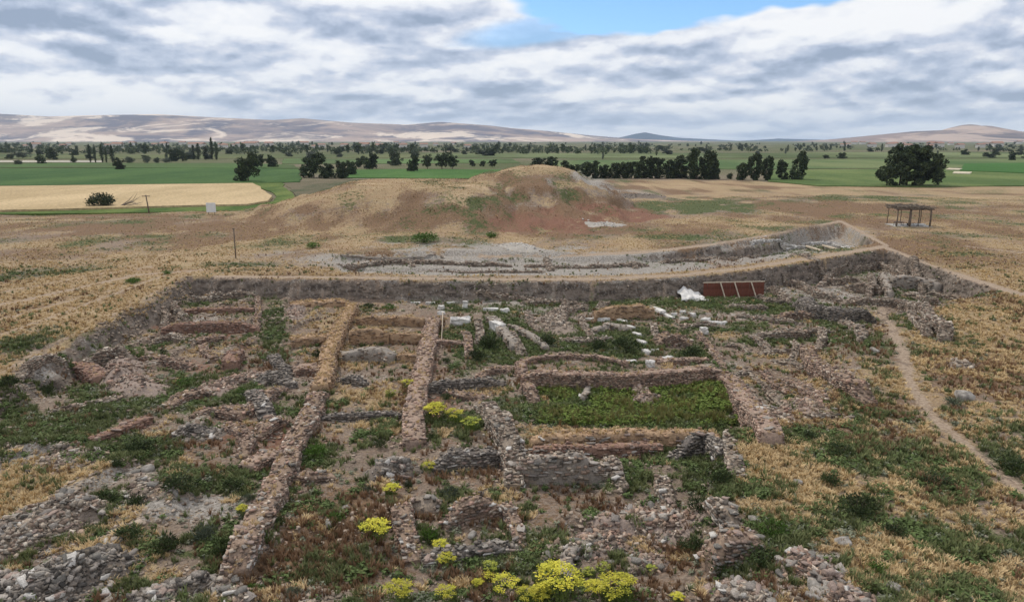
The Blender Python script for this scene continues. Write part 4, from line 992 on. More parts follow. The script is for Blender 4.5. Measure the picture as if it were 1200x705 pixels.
def heap(px, h, w, pal, label, n=260, maxi=22, name='stone_heap', big=1.0):
    """a long low heap of tumbled stones along a line"""
    wseed[0] += 1; rng = np.random.default_rng(1500 + wseed[0]); h *= .7; w *= .88
    K = np.array([at(a, b, h * .6)[:2] for a, b in px])
    seg = np.hypot(*np.diff(K, axis=0).T); L = max(.01, seg.sum()); cum = np.concatenate([[0], np.cumsum(seg)])
    m_ = max(4, int(L / .4)); s = np.linspace(0, L, m_); cx = np.interp(s, cum, K[:, 0]); cy = np.interp(s, cum, K[:, 1])
    org = np.array([cx.mean(), cy.mean(), float(H(cx, cy).mean())])
    # mound of earth under the stones
    R0 = L / 2 + w; g = 34
    ax = np.linspace(cx.min() - w, cx.max() + w, g); ay = np.linspace(cy.min() - w, cy.max() + w, g)
    AX, AY = np.meshgrid(ax, ay); AX = AX.ravel(); AY = AY.ravel()
    def hh(x, y):
        d = np.full(x.shape, 1e9)
        for i_ in range(len(K) - 1): d = np.minimum(d, segd(x, y, K[i_], K[i_ + 1]))
        d = d * (1 + (fbm(x, y, 1.6, 3, wseed[0]) - .5) * .9)
        return h * (1 - ss(d / (w / 2), .1, 1.0)) * (.75 + .6 * fbm(x, y, 1.2, 3, wseed[0] + 9))
    Zm = H(AX, AY); e_ = hh(AX, AY); Zz = np.where(e_ > .02, Zm + e_, Zm - .15)
    V = np.stack([AX, AY, Zz], 1) - org
    i_ = np.arange(g - 1)[:, None] * g + np.arange(g - 1)[None]
    Fq = np.stack([i_, i_ + 1, i_ + g + 1, i_ + g], -1).reshape(-1, 4)
    keep = (e_[Fq] > .01).any(1); Fq = Fq[keep]
    o = empty(name, tuple(org), label, 'stone heap')
    base = {'grey': (.225, .18, .145), 'mix': (.27, .21, .175), 'dark': (.17, .14, .115), 'pink': (.3, .22, .18), 'white': (.36, .33, .29)}[pal]
    link('earth_bank', fastmesh('earth_bank', V, Fq, 4, np.array(base) * (1 + rng.uniform(-.15, .15, (len(V), 1))), True), M_earth, o)
    n = int(n * (2.0 if org[1] < 60 else 1.4 if org[1] < 100 else 1)); ps = rng.uniform(0, L, n)
    x = np.interp(ps, s, cx) + rng.normal(0, w * .27, n); y = np.interp(ps, s, cy) + rng.normal(0, w * .27, n)
    P = np.stack([x, y, H(x, y) + hh(x, y) + .03], 1)
    sc = (.3 + .8 * rng.random((n, 1)) ** 4) * big
    S = np.stack([rng.uniform(.25, .5, n), rng.uniform(.2, .38, n), rng.uniform(.12, .28, n)], 1) * sc; R = rng.uniform(0, 6.3, n)
    sz = S.max(1) * F / np.hypot(np.hypot(x, y), 18)
    order = np.argsort(-sz); pick = [q for q in order[:maxi] if sz[q] > 6.0]
    rest = np.ones(n, bool); rest[pick] = False
    Vr, Fr, Cr = rocks(P[rest] - org, S[rest], R[rest], ROCK_HI if org[1] < 48 else ROCK_LO, {'mix': 'warm'}.get(pal, pal), rng, .2, .4)
    tag(link('tumbled_stones', fastmesh('tumbled_stones', Vr, Fr, 4, Cr), M_stone, o), None, None, None, 'stuff')
    for q in pick:
        so = link('stone', LOOSE[q % 10], None, o); so.location = P[q] - org; so.rotation_euler = (rng.normal(0, .3), rng.normal(0, .3), R[q]); so.scale = S[q] * 1.1
    WALLC.append((cx, cy, w * .8))
    return o
w_ = wall
# far left corner of the dig
w_([(216, 347), (258, 344), (302, 342)], .9, .8, 'rubble', 'low grey stone wall crossing the far left corner of the dig')
w_([(188, 379), (245, 377), (302, 379)], 1.2, 1.0, 'red', 'long reddish earth wall with a dark face, second from the far left corner')
w_([(96, 411), (125, 407), (157, 410)], 1.5, 1.0, 'rubble', 'grey rubble wall jutting out under the left bank of the dig')
w_([(164, 413), (195, 419), (228, 426)], .6, .8, 'mixed', 'low broken wall continuing right of the jutting rubble wall')
w_([(20, 436), (30, 424), (48, 414), (72, 413)], .9, .6, 'rubble', 'curved stone lining round the grey pit at the left edge')
w_([(275, 406), (268, 420)], 1.0, 1.6, 'red', 'short orange block of mud brick in the left part of the dig', maxi=0)
w_([(232, 396), (262, 392)], .5, .7, 'pink', 'short pinkish stub wall above the orange mud brick block')
w_([(205, 350), (203, 362), (222, 372)], .6, .8, 'rubble', 'crumbling short wall at the foot of the far left bank')
w_([(90, 424), (104, 430), (116, 436)], .9, 1.8, 'red', 'dark red earth block beside the grey pit', maxi=0)
w_([(215, 362), (262, 361), (300, 360)], .5, .9, 'red', 'low red brown ledge between the two far left walls', maxi=0)
# the rooms of mud brick in the middle
w_([(414, 352), (402, 372), (393, 392), (381, 424), (377, 446)], 1.0, 1.8, 'mud', 'broad orange mud brick wall on the left side of the narrow rooms')
w_([(376, 450), (362, 482), (346, 512), (332, 548), (313, 585), (296, 618), (274, 652)], .9, 1.55, 'mixed', 'long thick rubble wall running down the left centre of the dig', maxi=60)
w_([(508, 370), (502, 400), (495, 430), (488, 460), (482, 512)], .75, 1.7, 'pink', 'broad pink brick wall on the right side of the narrow rooms')
w_([(418, 371), (455, 371), (502, 372)], .9, .7, 'mud', 'thin tan cross wall farthest up the narrow rooms')
w_([(409, 385), (455, 386)], 1.4, .6, 'mud', 'straight cross wall with a dark brick face in the narrow rooms'); w_([(455, 390), (497, 391)], .9, .6, 'mud', 'lower continuation of the dark faced cross wall on its right')
w_([(402, 409), (430, 407), (461, 410)], 1.1, 1.6, 'earth', 'thick grey earth block across the narrow rooms')
w_([(466, 413), (494, 414)], .7, .7, 'mud', 'short tan stub wall right of the grey earth block')
w_([(399, 440), (430, 443)], .7, .7, 'dark', 'short dark stone wall beside a shaded hole in the rooms')
w_([(376, 482), (400, 484), (440, 483), (477, 480)], .6, .6, 'dark', 'thin dark stone wall closing the lowest narrow room')
w_([(345, 353), (372, 350), (402, 350)], .8, 2.6, 'mud', 'wide tan earth platform left of the narrow rooms')
w_([(338, 395), (362, 393), (388, 392)], .9, 1.8, 'mud', 'orange earth step left of the broad mud brick wall')
w_([(342, 430), (358, 428), (374, 430)], .6, 2.0, 'pink', 'low pink earth bench against the broad wall')
w_([(502, 399), (522, 398), (546, 399)], .6, .6, 'pink', 'short pink brick stub right of the narrow rooms')
w_([(490, 447), (540, 446), (592, 440)], .9, .8, 'dark', 'dark layered rubble wall left of the green room')
w_([(520, 455), (545, 462), (572, 462)], .4, .8, 'mixed', 'low loose wall below the layered rubble wall')
# green room
w_([(609, 420), (650, 416), (700, 415), (735, 424)], .45, .5, 'pink', 'thin outer pink wall behind the green room')
w_([(612, 434), (660, 436), (700, 437), (745, 437), (800, 433), (842, 428)], 1.3, 1.2, 'pink', 'tall pink brick wall at the back of the green room', maxi=20)
w_([(610, 422), (613, 434)], .8, .9, 'pink', 'short left return of the thin outer wall')
w_([(616, 446), (622, 455), (627, 463)], .9, .8, 'mixed', 'crumbled stub at the back left corner of the green room')
w_([(690, 440), (690, 450), (683, 462)], .5, .6, 'earth', 'narrow pale spur reaching into the green room')
w_([(843, 428), (862, 448), (880, 472), (904, 502)], 1.0, 1.6, 'pink', 'thick pink stone wall on the right of the green room', maxi=30)
w_([(620, 507), (680, 507), (740, 506), (800, 506), (858, 504)], .9, 1.3, 'mud', 'tan straw topped wall at the front of the green room')
w_([(622, 521), (665, 521), (710, 521), (775, 517)], .7, .9, 'red', 'red brown brick step below the straw topped wall')
w_([(786, 523), (806, 517), (828, 513), (853, 511)], 1.1, .7, 'dark', 'dark dry stone wall curving at the green room right front', maxi=30)
w_([(607, 533), (640, 535), (675, 535), (712, 528)], 1.7, 1.0, 'plaster', 'grey plastered wall with a smooth face under the red brick step', maxi=24)
w_([(712, 529), (722, 547), (730, 565)], .6, .8, 'rubble', 'narrow stone wall running down from the grey plastered wall')
w_([(776, 551), (779, 568), (786, 587)], .7, .9, 'rubble', 'pale column of stones in the dark green gully')
w_([(566, 464), (583, 484), (596, 512), (603, 552)], 1.2, 1.4, 'rubble', 'massive grey rubble wall left of the green room front', maxi=50)
w_([(590, 480), (598, 500), (612, 530)], .8, .7, 'plaster', 'smooth grey slab leaning along the massive rubble wall')
w_([(505, 533), (530, 529), (560, 526), (592, 520)], 1.2, 1.0, 'dark', 'dark rubble wall running left from the massive grey wall', maxi=30)
w_([(519, 598), (545, 589), (590, 581)], 1.1, .7, 'mixed', 'upper wall of the small stone enclosure')
w_([(591, 581), (600, 600), (610, 630)], .7, .6, 'mixed', 'right wall of the small stone enclosure')
w_([(612, 632), (560, 638), (494, 645)], .6, .8, 'dark', 'lower wall of the small stone enclosure', maxi=30)
w_([(466, 580), (470, 600), (478, 622), (484, 645)], .8, 1.1, 'mixed', 'crooked rubble wall on the left of the enclosure', maxi=30)
w_([(497, 581), (497, 590)], .6, 2.2, 'rubble', 'squat stone lump between the crooked wall and the enclosure')
w_([(340, 553), (365, 557), (392, 550)], .5, .9, 'mixed', 'short stub branching right from the long rubble wall')
w_([(826, 640), (858, 627), (892, 613)], 1.2, 1.5, 'mixed', 'stout stone wall stub at the foot of the right slope', maxi=40)
w_([(836, 578), (848, 594), (868, 610)], .8, .9, 'rubble', 'low stone edging along the dark green gully')
w_([(857, 514), (857, 540), (868, 552)], .45, .8, 'rubble', 'crumbling grey bank stones at the end of the curved wall')
w_([(666, 676), (663, 655), (676, 634), (704, 626)], .5, .7, 'plaster', 'curved grey lip of a worn wall near the yellow flowers')
# right half
w_([(945, 402), (956, 423), (984, 440), (1022, 462)], .9, 1.3, 'mixed', 'curved stone wall beside the earthen footpath', maxi=20)
w_([(922, 440), (945, 453), (968, 464)], .5, 1.0, 'mixed', 'low crumbling wall below the curved stone wall')
w_([(852, 432), (878, 455), (900, 478), (930, 492)], .35, .45, 'rubble', 'thin line of kerb stones right of the thick pink wall')
w_([(872, 428), (897, 452), (925, 475)], .3, .45, 'rubble', 'second thin line of kerb stones farther right')
w_([(816, 384), (832, 404), (848, 427)], .45, .6, 'mixed', 'slim sloping wall coming down to the green room corner')
w_([(880, 388), (910, 387), (945, 388), (975, 382)], .6, .8, 'rubble', 'grey wall crossing right of the white blocks')
w_([(884, 411), (912, 409), (938, 408)], .5, .6, 'rubble', 'short grey wall below the longer crossing one')
w_([(940, 486), (975, 484), (1000, 487)], .3, .6, 'rubble', 'nearly buried stone edge at the top of the right slope')
w_([(697, 361), (730, 358), (766, 356)], 1.5, .9, 'mud', 'upright brown earth wall in the middle distance', maxi=0)
w_([(694, 384), (715, 378), (740, 382)], .6, 1.0, 'earth', 'low earth wall below the upright brown one')
w_([(920, 311), (938, 326), (958, 340), (985, 346)], .7, 1.2, 'rubble', 'rough stone wall winding across the far right corner')
w_([(988, 348), (1022, 346), (1048, 348), (1068, 356), (1092, 370), (1112, 388)], .8, 1.3, 'rubble', 'winding rubble wall from the rock mass to the right slope')
w_([(1048, 321), (1075, 322), (1102, 328)], 1.3, 1.8, 'earth', 'block of brown earth walls in the far right corner')
w_([(1034, 318), (1040, 330), (1044, 340)], 1.0, 1.0, 'earth', 'dark faced block left of the brown earth block')
w_([(998, 313), (1030, 309), (1066, 304)], .6, .8, 'rubble', 'pale stone wall nearest the far right bank')
w_([(960, 330), (975, 318), (992, 312)], .6, .8, 'rubble', 'short wall linking the pale wall to the rock mass')
w_([(880, 344), (900, 350), (930, 352)], .5, .9, 'rubble', 'broken wall right of the red boarding')
w_([(905, 370), (940, 366), (975, 368)], .5, 1.0, 'mixed', 'pinkish broken wall below the winding rubble wall')
w_([(770, 395), (790, 394), (812, 396)], .9, 2.0, 'mixed', 'squat rubble block above the white blocks')
w_([(610, 352), (650, 352), (690, 347)], .5, .8, 'rubble', 'low grey stones below the far bank')
w_([(640, 385), (655, 375), (660, 362)], .6, 1.4, 'rubble', 'grey stone ruin among green weeds')
w_([(575, 368), (590, 385), (605, 402)], .8, 1.3, 'earth', 'sloping grey earth ridge right of the white slab')
w_([(600, 378), (622, 392), (640, 404)], .5, .9, 'earth', 'second earth ridge beside the sloping grey one')
w_([(560, 440), (575, 430), (600, 428)], .5, 1.0, 'mixed', 'loose wall joining the layered wall and the green room')
w_([(880, 291), (910, 288), (945, 287)], .5, .9, 'white', 'pale stones at the right end of the upper trench floor')
w_([(940, 283), (975, 283), (1008, 291)], .4, .7, 'white', 'pale line of stones on the floor of the upper trench')
w_([(400, 300), (450, 299), (520, 300)], .3, .6, 'earth', 'low ledge at the left of the upper trench', maxi=0)
w_([(412, 317), (440, 317), (560, 318), (640, 317)], .25, .5, 'rubble', 'thin stone kerb along the near edge of the upper trench', maxi=0)
# more remains on the left
w_([(58, 480), (110, 470), (150, 462)], .3, .8, 'rubble', 'almost buried stones in the left hand grass', maxi=10)
w_([(190, 470), (215, 462), (250, 455)], .6, 1.2, 'mixed', 'tumbled pink and grey wall in the left part of the dig')
w_([(260, 470), (285, 480), (300, 470), (330, 450)], .6, 1.4, 'mixed', 'winding stone remains left of the long rubble wall')
w_([(300, 440), (322, 436), (340, 445)], .8, 1.6, 'dark', 'dark stone outcrop above the long rubble wall')
w_([(105, 510), (140, 500), (175, 486)], .5, .8, 'red', 'sloping pink earth ridge with a white stone edge')
w_([(200, 505), (222, 498), (250, 502)], .6, 1.0, 'dark', 'ring of dark stones round a small hollow')
w_([(290, 540), (310, 530), (335, 528)], .6, 1.6, 'pink', 'reddish tumbled stones left of the long rubble wall')
w_([(300, 505), (318, 492), (335, 486)], .6, 1.2, 'mixed', 'knobbly red brown wall stub left of the top of the long rubble wall')
w_([(262, 492), (280, 500), (292, 515), (285, 530)], .5, 1.0, 'mixed', 'curving low wall of reddish stones beside the small hollow')
w_([(225, 482), (255, 478), (290, 484)], .5, .9, 'mixed', 'broken reddish wall above the ring of dark stones')
w_([(318, 412), (330, 425), (345, 432)], .7, 1.1, 'dark', 'dark stones stepping down left of the pink bench')
w_([(290, 452), (305, 466), (312, 482)], .7, 1.3, 'dark', 'dark grey wall stump between the left remains and the long wall')
w_([(238, 400), (240, 410), (250, 420)], .4, .8, 'mixed', 'tiny sloping wall left of the orange mud brick block')
w_([(172, 395), (200, 392), (228, 397)], .5, .8, 'rubble', 'grey stone row below the long reddish earth wall')
w_([(190, 362), (196, 372), (190, 382)], .5, .8, 'rubble', 'short grey stub at the left end of the red brown ledge')
w_([(302, 345), (303, 362), (300, 380)], .6, .7, 'mixed', 'short wall closing the far left rooms on their right')
w_([(990, 330), (1010, 333), (1036, 335)], .9, .9, 'rubble', 'grey wall between the pale wall and the winding rubble wall')
w_([(940, 345), (955, 356), (985, 362), (1020, 360)], 1.2, 2.2, 'dark', 'big layered grey rock like ruin in the far right corner')
w_([(895, 328), (910, 338), (925, 350)], .8, 1.2, 'rubble', 'grey wall coming down from the red boarding')
w_([(1068, 312), (1075, 322), (1082, 336)], .8, .9, 'rubble', 'short grey wall in front of the right cut bank')
w_([(1080, 340), (1100, 342), (1130, 345)], .5, .8, 'rubble', 'low pale wall under the right cut bank')
w_([(860, 368), (900, 372), (940, 376)], .5, .8, 'rubble', 'long low wall of flat grey stones above the crossing grey wall')
w_([(962, 384), (966, 396), (958, 404)], .6, .8, 'rubble', 'short wall joining the curved stone wall and the crossing wall')
w_([(880, 390), (895, 402), (905, 412)], .5, .6, 'rubble', 'slanting wall between the two grey crossing walls')
w_([(560, 345), (600, 343), (650, 345)], .6, .9, 'rubble', 'broken grey masonry just under the far bank')
w_([(640, 368), (660, 360), (690, 357)], .6, 1.4, 'rubble', 'grey masonry left of the upright brown earth wall')
w_([(600, 385), (603, 398), (612, 410)], .6, 1.0, 'rubble', 'rough grey wall between the ridges and the green room')
w_([(655, 395), (690, 398), (720, 394)], .4, .8, 'rubble', 'stones nearly lost in weeds behind the green room')
w_([(545, 385), (550, 400), (548, 415)], .5, .8, 'mixed', 'wall stub in weeds right of the broad pink wall')
w_([(770, 420), (800, 421), (830, 418)], .4, .8, 'pink', 'pinkish ledge behind the tall back wall of the green room')
w_([(395, 306), (460, 305), (540, 306), (600, 308)], .6, .8, 'rubble', 'long low grey wall along the middle of the upper trench at left')
w_([(615, 309), (690, 311), (760, 308)], .5, .8, 'rubble', 'low grey wall in the middle of the upper trench behind the big room')
w_([(775, 305), (830, 301), (890, 296)], .5, .8, 'rubble', 'low grey wall in the upper trench behind the red boarding')
w_([(640, 300), (642, 306), (646, 314)], .5, .8, 'rubble', 'short cross wall in the middle of the upper trench')
w_([(740, 300), (742, 306), (745, 312)], .4, .8, 'rubble', 'second short cross wall in the upper trench')
w_([(480, 300), (484, 310)], .4, .8, 'rubble', 'short cross wall at the left of the upper trench')
w_([(838, 452), (860, 440), (880, 432)], .35, .6, 'rubble', 'short grey wall just right of the green room back corner')
w_([(905, 418), (925, 424), (945, 426)], .4, .7, 'rubble', 'grey wall left of the bend of the curved stone wall')
w_([(893, 430), (905, 445), (925, 456)], .4, .6, 'mixed', 'slim wall between the kerb lines and the low crumbling wall')
w_([(850, 400), (868, 402), (884, 411)], .5, .7, 'rubble', 'low wall leading to the short grey wall from the left')
w_([(930, 396), (934, 406), (928, 418)], .5, .7, 'rubble', 'short wall running down from the crossing grey wall')
w_([(985, 372), (1000, 380), (1012, 392)], .5, .9, 'rubble', 'broken wall left of the start of the footpath')
w_([(850, 356), (875, 358), (898, 356)], .5, .8, 'rubble', 'grey wall in the weeds below the red boarding')
w_([(925, 300), (950, 312), (972, 316)], .8, .9, 'rubble', 'grey wall hugging the far right bank')
w_([(1020, 318), (1024, 328), (1018, 338)], .9, .8, 'rubble', 'upright grey wall left of the dark faced block')
w_([(960, 322), (985, 326), (1008, 324)], .8, .9, 'rubble', 'wall across the middle of the far right corner')
w_([(1060, 340), (1085, 348), (1110, 352)], .6, .9, 'rubble', 'low wall above the winding rubble wall at far right')
w_([(1055, 362), (1075, 372), (1090, 388)], .5, .9, 'rubble', 'wall spur below the end of the winding rubble wall')
w_([(560, 372), (563, 385), (560, 398)], .7, .8, 'rubble', 'grey wall just right of the white rectangular block')
w_([(618, 362), (622, 375), (632, 385)], .6, .8, 'rubble', 'short grey wall among the ruins below the far bank')
w_([(680, 366), (684, 380), (694, 392)], .5, .8, 'rubble', 'slanting grey wall in the weeds in the middle')
w_([(710, 345), (712, 352), (700, 358)], .6, .8, 'rubble', 'short wall joining the far bank and the upright brown wall')
w_([(660, 345), (664, 355), (658, 362)], .6, .8, 'rubble', 'stub wall hanging from the far bank in the middle')
w_([(800, 380), (825, 378), (850, 380)], .4, .8, 'rubble', 'low wall of pale stones below the right white group')
w_([(765, 375), (768, 388), (776, 398)], .5, .7, 'rubble', 'wall between the two leaning pale slabs and the rubble block')
# heaps
heap([(0, 632), (40, 615), (85, 590)], .9, 4.6, 'grey', 'large grey heap of tumbled stones at the lower left edge', 900, 70)
heap([(-20, 690), (50, 676), (125, 656)], .8, 3.8, 'dark', 'dark stone heap in the bottom left corner', 1000, 80)
heap([(165, 700), (205, 690), (235, 680)], .6, 2.0, 'dark', 'small dark stone heap at the bottom edge', 260, 30)
heap([(255, 690), (285, 700)], .4, 1.8, 'grey', 'scatter of flat stones at the bottom edge', 90, 16)
heap([(140, 425), (145, 440), (168, 452)], 1.0, 5.0, 'mix', 'rubble slope falling from the jutting wall', 420, 12)
heap([(448, 548), (468, 545)], .9, 2.8, 'dark', 'dark stone cairn in the dry grass', 140, 20, 'stone_cairn')
heap([(255, 455), (300, 440)], .5, 5, 'mix', 'spread of pink rubble left of the rooms', 300, 8)
heap([(225, 505), (245, 508)], .3, 3.2, 'dark', 'pile of dark stones in a small hollow', 130, 8)
heap([(940, 655), (965, 672)], .7, 2.6, 'mix', 'heap of pale and pink stones low on the right', 300, 40)
heap([(850, 690), (885, 702)], .7, 2.2, 'grey', 'rounded stone heap at the bottom edge', 260, 40)
heap([(975, 690), (1010, 705)], .4, 2.2, 'mix', 'loose stones at the bottom edge right of the heaps', 140, 20)
heap([(740, 600), (790, 608)], .4, 3.6, 'mix', 'pinkish rubble spread below the green gully', 300, 20)
heap([(745, 662), (770, 655)], .3, 2, 'mix', 'few pale stones above the yellow flowers', 70, 12)
heap([(640, 662), (655, 640)], .2, 1.6, 'grey', 'few grey stones left of the worn lip', 40, 4)
heap([(752, 458), (756, 466)], .9, 3.2, 'mix', 'rounded rubble mound inside the green room', 130, 8)
heap([(640, 375), (660, 385)], .7, 6, 'grey', 'grey broken slabs right of the sloping ridge', 260, 6)
heap([(350, 372), (345, 362)], .6, 4, 'mix', 'pinkish stones on the tan platform', 160, 4)
heap([(1120, 428), (1132, 425)], .25, 2.2, 'grey', 'small patch of grey stones right of the footpath', 60, 4)
heap([(700, 215), (712, 226)], .8, 14, 'dark', 'dark stones on the right shoulder of the mound', 420, 0)
heap([(722, 229), (762, 229)], 1.2, 12, 'dark', 'long dark spoil heap at the right foot of the mound', 600, 0)
heap([(700, 263), (722, 263)], .5, 6, 'white', 'patch of white stones in front of the mound', 90, 0)
heap([(602, 286), (618, 290)], .8, 7, 'white', 'pale boulders below the mound by the upper trench', 80, 0)
heap([(100, 530), (60, 540)], .2, 4, 'grey', 'pale gravel spread in the left foreground', 200, 4)
heap([(160, 560), (200, 575)], .3, 3, 'grey', 'grey stones between the dark green bushes', 160, 10)
heap([(930, 470), (960, 480)], .3, 3, 'mix', 'scattered stones above the right slope', 120, 4)
heap([(720, 620), (690, 640)], .3, 3, 'mix', 'brown stones beside the worn lip', 140, 8)
print('walls done', wseed[0])

# ------------------------------------------------------------------ plants
def blade_tuft(nb, seed, spread=.35, wide=.05, lean=.5):
    r = np.random.default_rng(seed); V = []; Fc = []; tip = []
    for i in range(nb):
        a = r.uniform(0, 6.28); q = r.uniform(0, spread * .5); x, y = math.cos(a) * q, math.sin(a) * q
        b = a + r.normal(0, .8); l = r.uniform(.1, lean); h = r.uniform(.55, 1.05)
        w = wide * r.uniform(.7, 1.3); px, py = -math.sin(b) * w, math.cos(b) * w
        k = len(V)
        V += [(x - px, y - py, -.05), (x + px, y + py, -.05), (x + math.cos(b) * l * .45 + px * .8, y + math.sin(b) * l * .45 + py * .8, h * .6),
              (x + math.cos(b) * l * .45 - px * .8, y + math.sin(b) * l * .45 - py * .8, h * .6), (x + math.cos(b) * l, y + math.sin(b) * l, h)]
        Fc += [(k, k + 1, k + 2), (k, k + 2, k + 3), (k + 3, k + 2, k + 4)]; tip += [0, 0, .5, .5, 1]
    me = fastmesh('tuft', np.array(V), np.array(Fc), 3)
    at_ = me.attributes.new('tip', 'FLOAT', 'POINT'); at_.data.foreach_set('value', np.array(tip, np.float32)); return me
def leafy_tuft(n, seed, flat=.8, size=.16):
    r = np.random.default_rng(seed)
    d = r.normal(size=(n, 3)); d /= np.linalg.norm(d, axis=1)[:, None]; d[:, 2] = np.abs(d[:, 2])
    c = d * r.uniform(.3, 1, (n, 1)) * np.array([.5, .5, flat])
    a = r.normal(size=(n, 3)); a /= np.linalg.norm(a, axis=1)[:, None]; b = np.cross(a, d); b /= np.linalg.norm(b, axis=1)[:, None] + 1e-9
    s = size * r.uniform(.6, 1.3, (n, 1))
    V = np.stack([c + a * s, c - a * s * .6 + b * s * .6, c - a * s * .6 - b * s * .6], 1).reshape(-1, 3)
    me = fastmesh('tuft', V, np.arange(len(V)).reshape(-1, 3), 3)
    at_ = me.attributes.new('tip', 'FLOAT', 'POINT'); at_.data.foreach_set('value', np.clip(V[:, 2] / flat, 0, 1).astype(np.float32)); return me
def scatter(name, label, cat, protos, mat, P, S, tint, rng, flat=1.0):
    """many copies of a few small plants or stones as ONE object (nobody could count them)"""
    col = bpy.data.collections.new(name + '_kinds')
    for k, me in enumerate(protos):
        me = me.copy(); me.materials.clear(); me.materials.append(mat)
        col.objects.link(bpy.data.objects.new('%s_kind_%d' % (name, k), me))
    pts = bpy.data.meshes.new(name); n = len(P)
    pts.vertices.add(n); pts.vertices.foreach_set('co', P.astype(np.float32).ravel())
    def at_(nm, ty, v, key='value'):
        q = pts.attributes.new(nm, ty, 'POINT'); q.data.foreach_set(key, v.ravel())
    at_('turn', 'FLOAT_VECTOR', np.stack([rng.normal(0, .1, n), rng.normal(0, .1, n), rng.uniform(0, 6.28, n)], 1).astype(np.float32), 'vector')
    at_('size', 'FLOAT_VECTOR', S.astype(np.float32), 'vector'); at_('tint', 'FLOAT', tint.astype(np.float32))
    at_('pick', 'INT', rng.integers(0, len(protos), n).astype(np.int32))
    ng = bpy.data.node_groups.new(name, 'GeometryNodeTree')
    ng.interface.new_socket('Geometry', in_out='INPUT', socket_type='NodeSocketGeometry'); ng.interface.new_socket('Geometry', in_out='OUTPUT', socket_type='NodeSocketGeometry')
    gi = ng.nodes.new('NodeGroupInput'); go = ng.nodes.new('NodeGroupOutput'); ip = ng.nodes.new('GeometryNodeInstanceOnPoints'); ci = ng.nodes.new('GeometryNodeCollectionInfo')
    ci.inputs['Collection'].default_value = col; ci.inputs['Separate Children'].default_value = True
    ng.links.new(gi.outputs[0], ip.inputs['Points']); ng.links.new(ci.outputs[0], ip.inputs['Instance']); ip.inputs['Pick Instance'].default_value = True
    for nm, ty, so in (('turn', 'FLOAT_VECTOR', 'Rotation'), ('size', 'FLOAT_VECTOR', 'Scale'), ('pick', 'INT', 'Instance Index')):
        a = ng.nodes.new('GeometryNodeInputNamedAttribute'); a.data_type = ty; a.inputs['Name'].default_value = nm
        out = [q for q in a.outputs if q.enabled and q.name == 'Attribute'][0]
        ng.links.new(out, ip.inputs[so])
    ng.links.new(ip.outputs[0], go.inputs[0])
    o = link(name, pts); m = o.modifiers.new('scatter', 'NODES'); m.node_group = ng
    tag(o, label, cat, None, 'stuff'); return o
def candidates(n, y0, y1, rng, pw=1.0):
    u_ = rng.random(n); y = y0 * (y1 / y0) ** u_
    x = (rng.random(n) * 2 - 1) * (.76 * y + 8)
    return x, y
srng = np.random.default_rng(11)
GRASS = [blade_tuft(13, k, .6, .045, .55) for k in range(4)]
TALL = [blade_tuft(15, 20 + k, .35, .04, .35) for k in range(3)]
LEAFY = [leafy_tuft(46, 40 + k) for k in range(4)]
M_dryg = tint_mat('dry_grass_blades', (.30, .19, .09), (.56, .41, .21), (.66, .50, .28))
M_grn = tint_mat('weed_blades', (.055, .082, .026), (.145, .175, .062), (.21, .225, .10))
M_shade = tint_mat('dark_weed_leaves', (.028, .048, .014), (.09, .13, .040), (.11, .15, .05))
M_tall = tint_mat('tall_stalks', (.06, .10, .02), (.20, .20, .05), (.26, .22, .09))
M_lush = tint_mat('lush_leaves', (.025, .050, .010), (.105, .155, .028), (.13, .175, .035))
M_rust = tint_mat('rusty_weed_blades', (.12, .065, .035), (.26, .15, .085), (.30, .19, .11))
M_sage = tint_mat('sage_leaves', (.10, .115, .07), (.19, .20, .13), (.22, .23, .16))
M_peb = tint_mat('pebbles', (.15, .115, .085), (.43, .345, .27))
def soft(w, x, y, sc, seed, amp=1.7, lo=.36, hi=.62):
    return ss(w + (fbm(x, y, sc, 4, seed) - .5) * amp, lo, hi)
def m_dig(x, y): return np.where(inside(x, y, DIG), 1.0, 0.0)
def px_of(x, y, z): return project(x, y, z)[0]
def make(name, label, cat, protos, mat, key, n, y0, y1, hlo, hhi, wid, sc, seed, fac=1.0, bias=0.0):
    x, y = candidates(n, y0, y1, srng)
    z = H(x, y); w = cover(x, y, z)
    p = soft(w[key] + bias - .5 * w['path'], x, y, sc, seed) * fac * (w['path'] < .42 + .25 * srng.random(n))
    if key != 'dry': p = p * (1 - (.80 if key == 'green' else .9) * ss(y, 85, 125) * (1 - .75 * ss(z, .8, 2.5)) * (1 - inside(x, y, UP)) * (1 - m_dig(x, y))) * (1 - .35 * ss(px_of(x, y, z), 840, 900) * ss(60 - y, -30, 10))
    if key == 'green': p = np.maximum(p, .02 * (w['path'] < .4) * (y < 90))
    k = srng.random(n) < p
    x, y, z = x[k], y[k], z[k]; m = len(x)
    grow_ = 1 - ss(y, 85, 140) * .3; p_far = 1
    hh_ = srng.uniform(hlo, hhi, m) * grow_ * (.7 + .6 * fbm(x, y, 3, 2, seed + 5)); ww = hh_ * wid * srng.uniform(.8, 1.3, m)
    S = np.stack([ww, ww, hh_], 1)
    tint = np.clip(fbm(x, y, 2.5, 3, seed + 9) * 1.6 - .3 + srng.normal(0, .18, m), 0, 1)
    print(name, m)
    return scatter(name, label, cat, protos, mat, np.stack([x, y, z], 1), S, tint, srng)
make('dry_grass', 'short straw coloured dry grass over the whole site', 'dry grass', GRASS, M_dryg, 'dry', 200000, 24, 235, .10, .30, 1.9, 1.6, 61, .85)
make('green_weeds', 'dark green grassy weeds between the walls', 'weeds', TALL + GRASS[:1], M_grn, 'green', 190000, 24, 235, .18, .46, 1.4, 1.1, 62, .9)
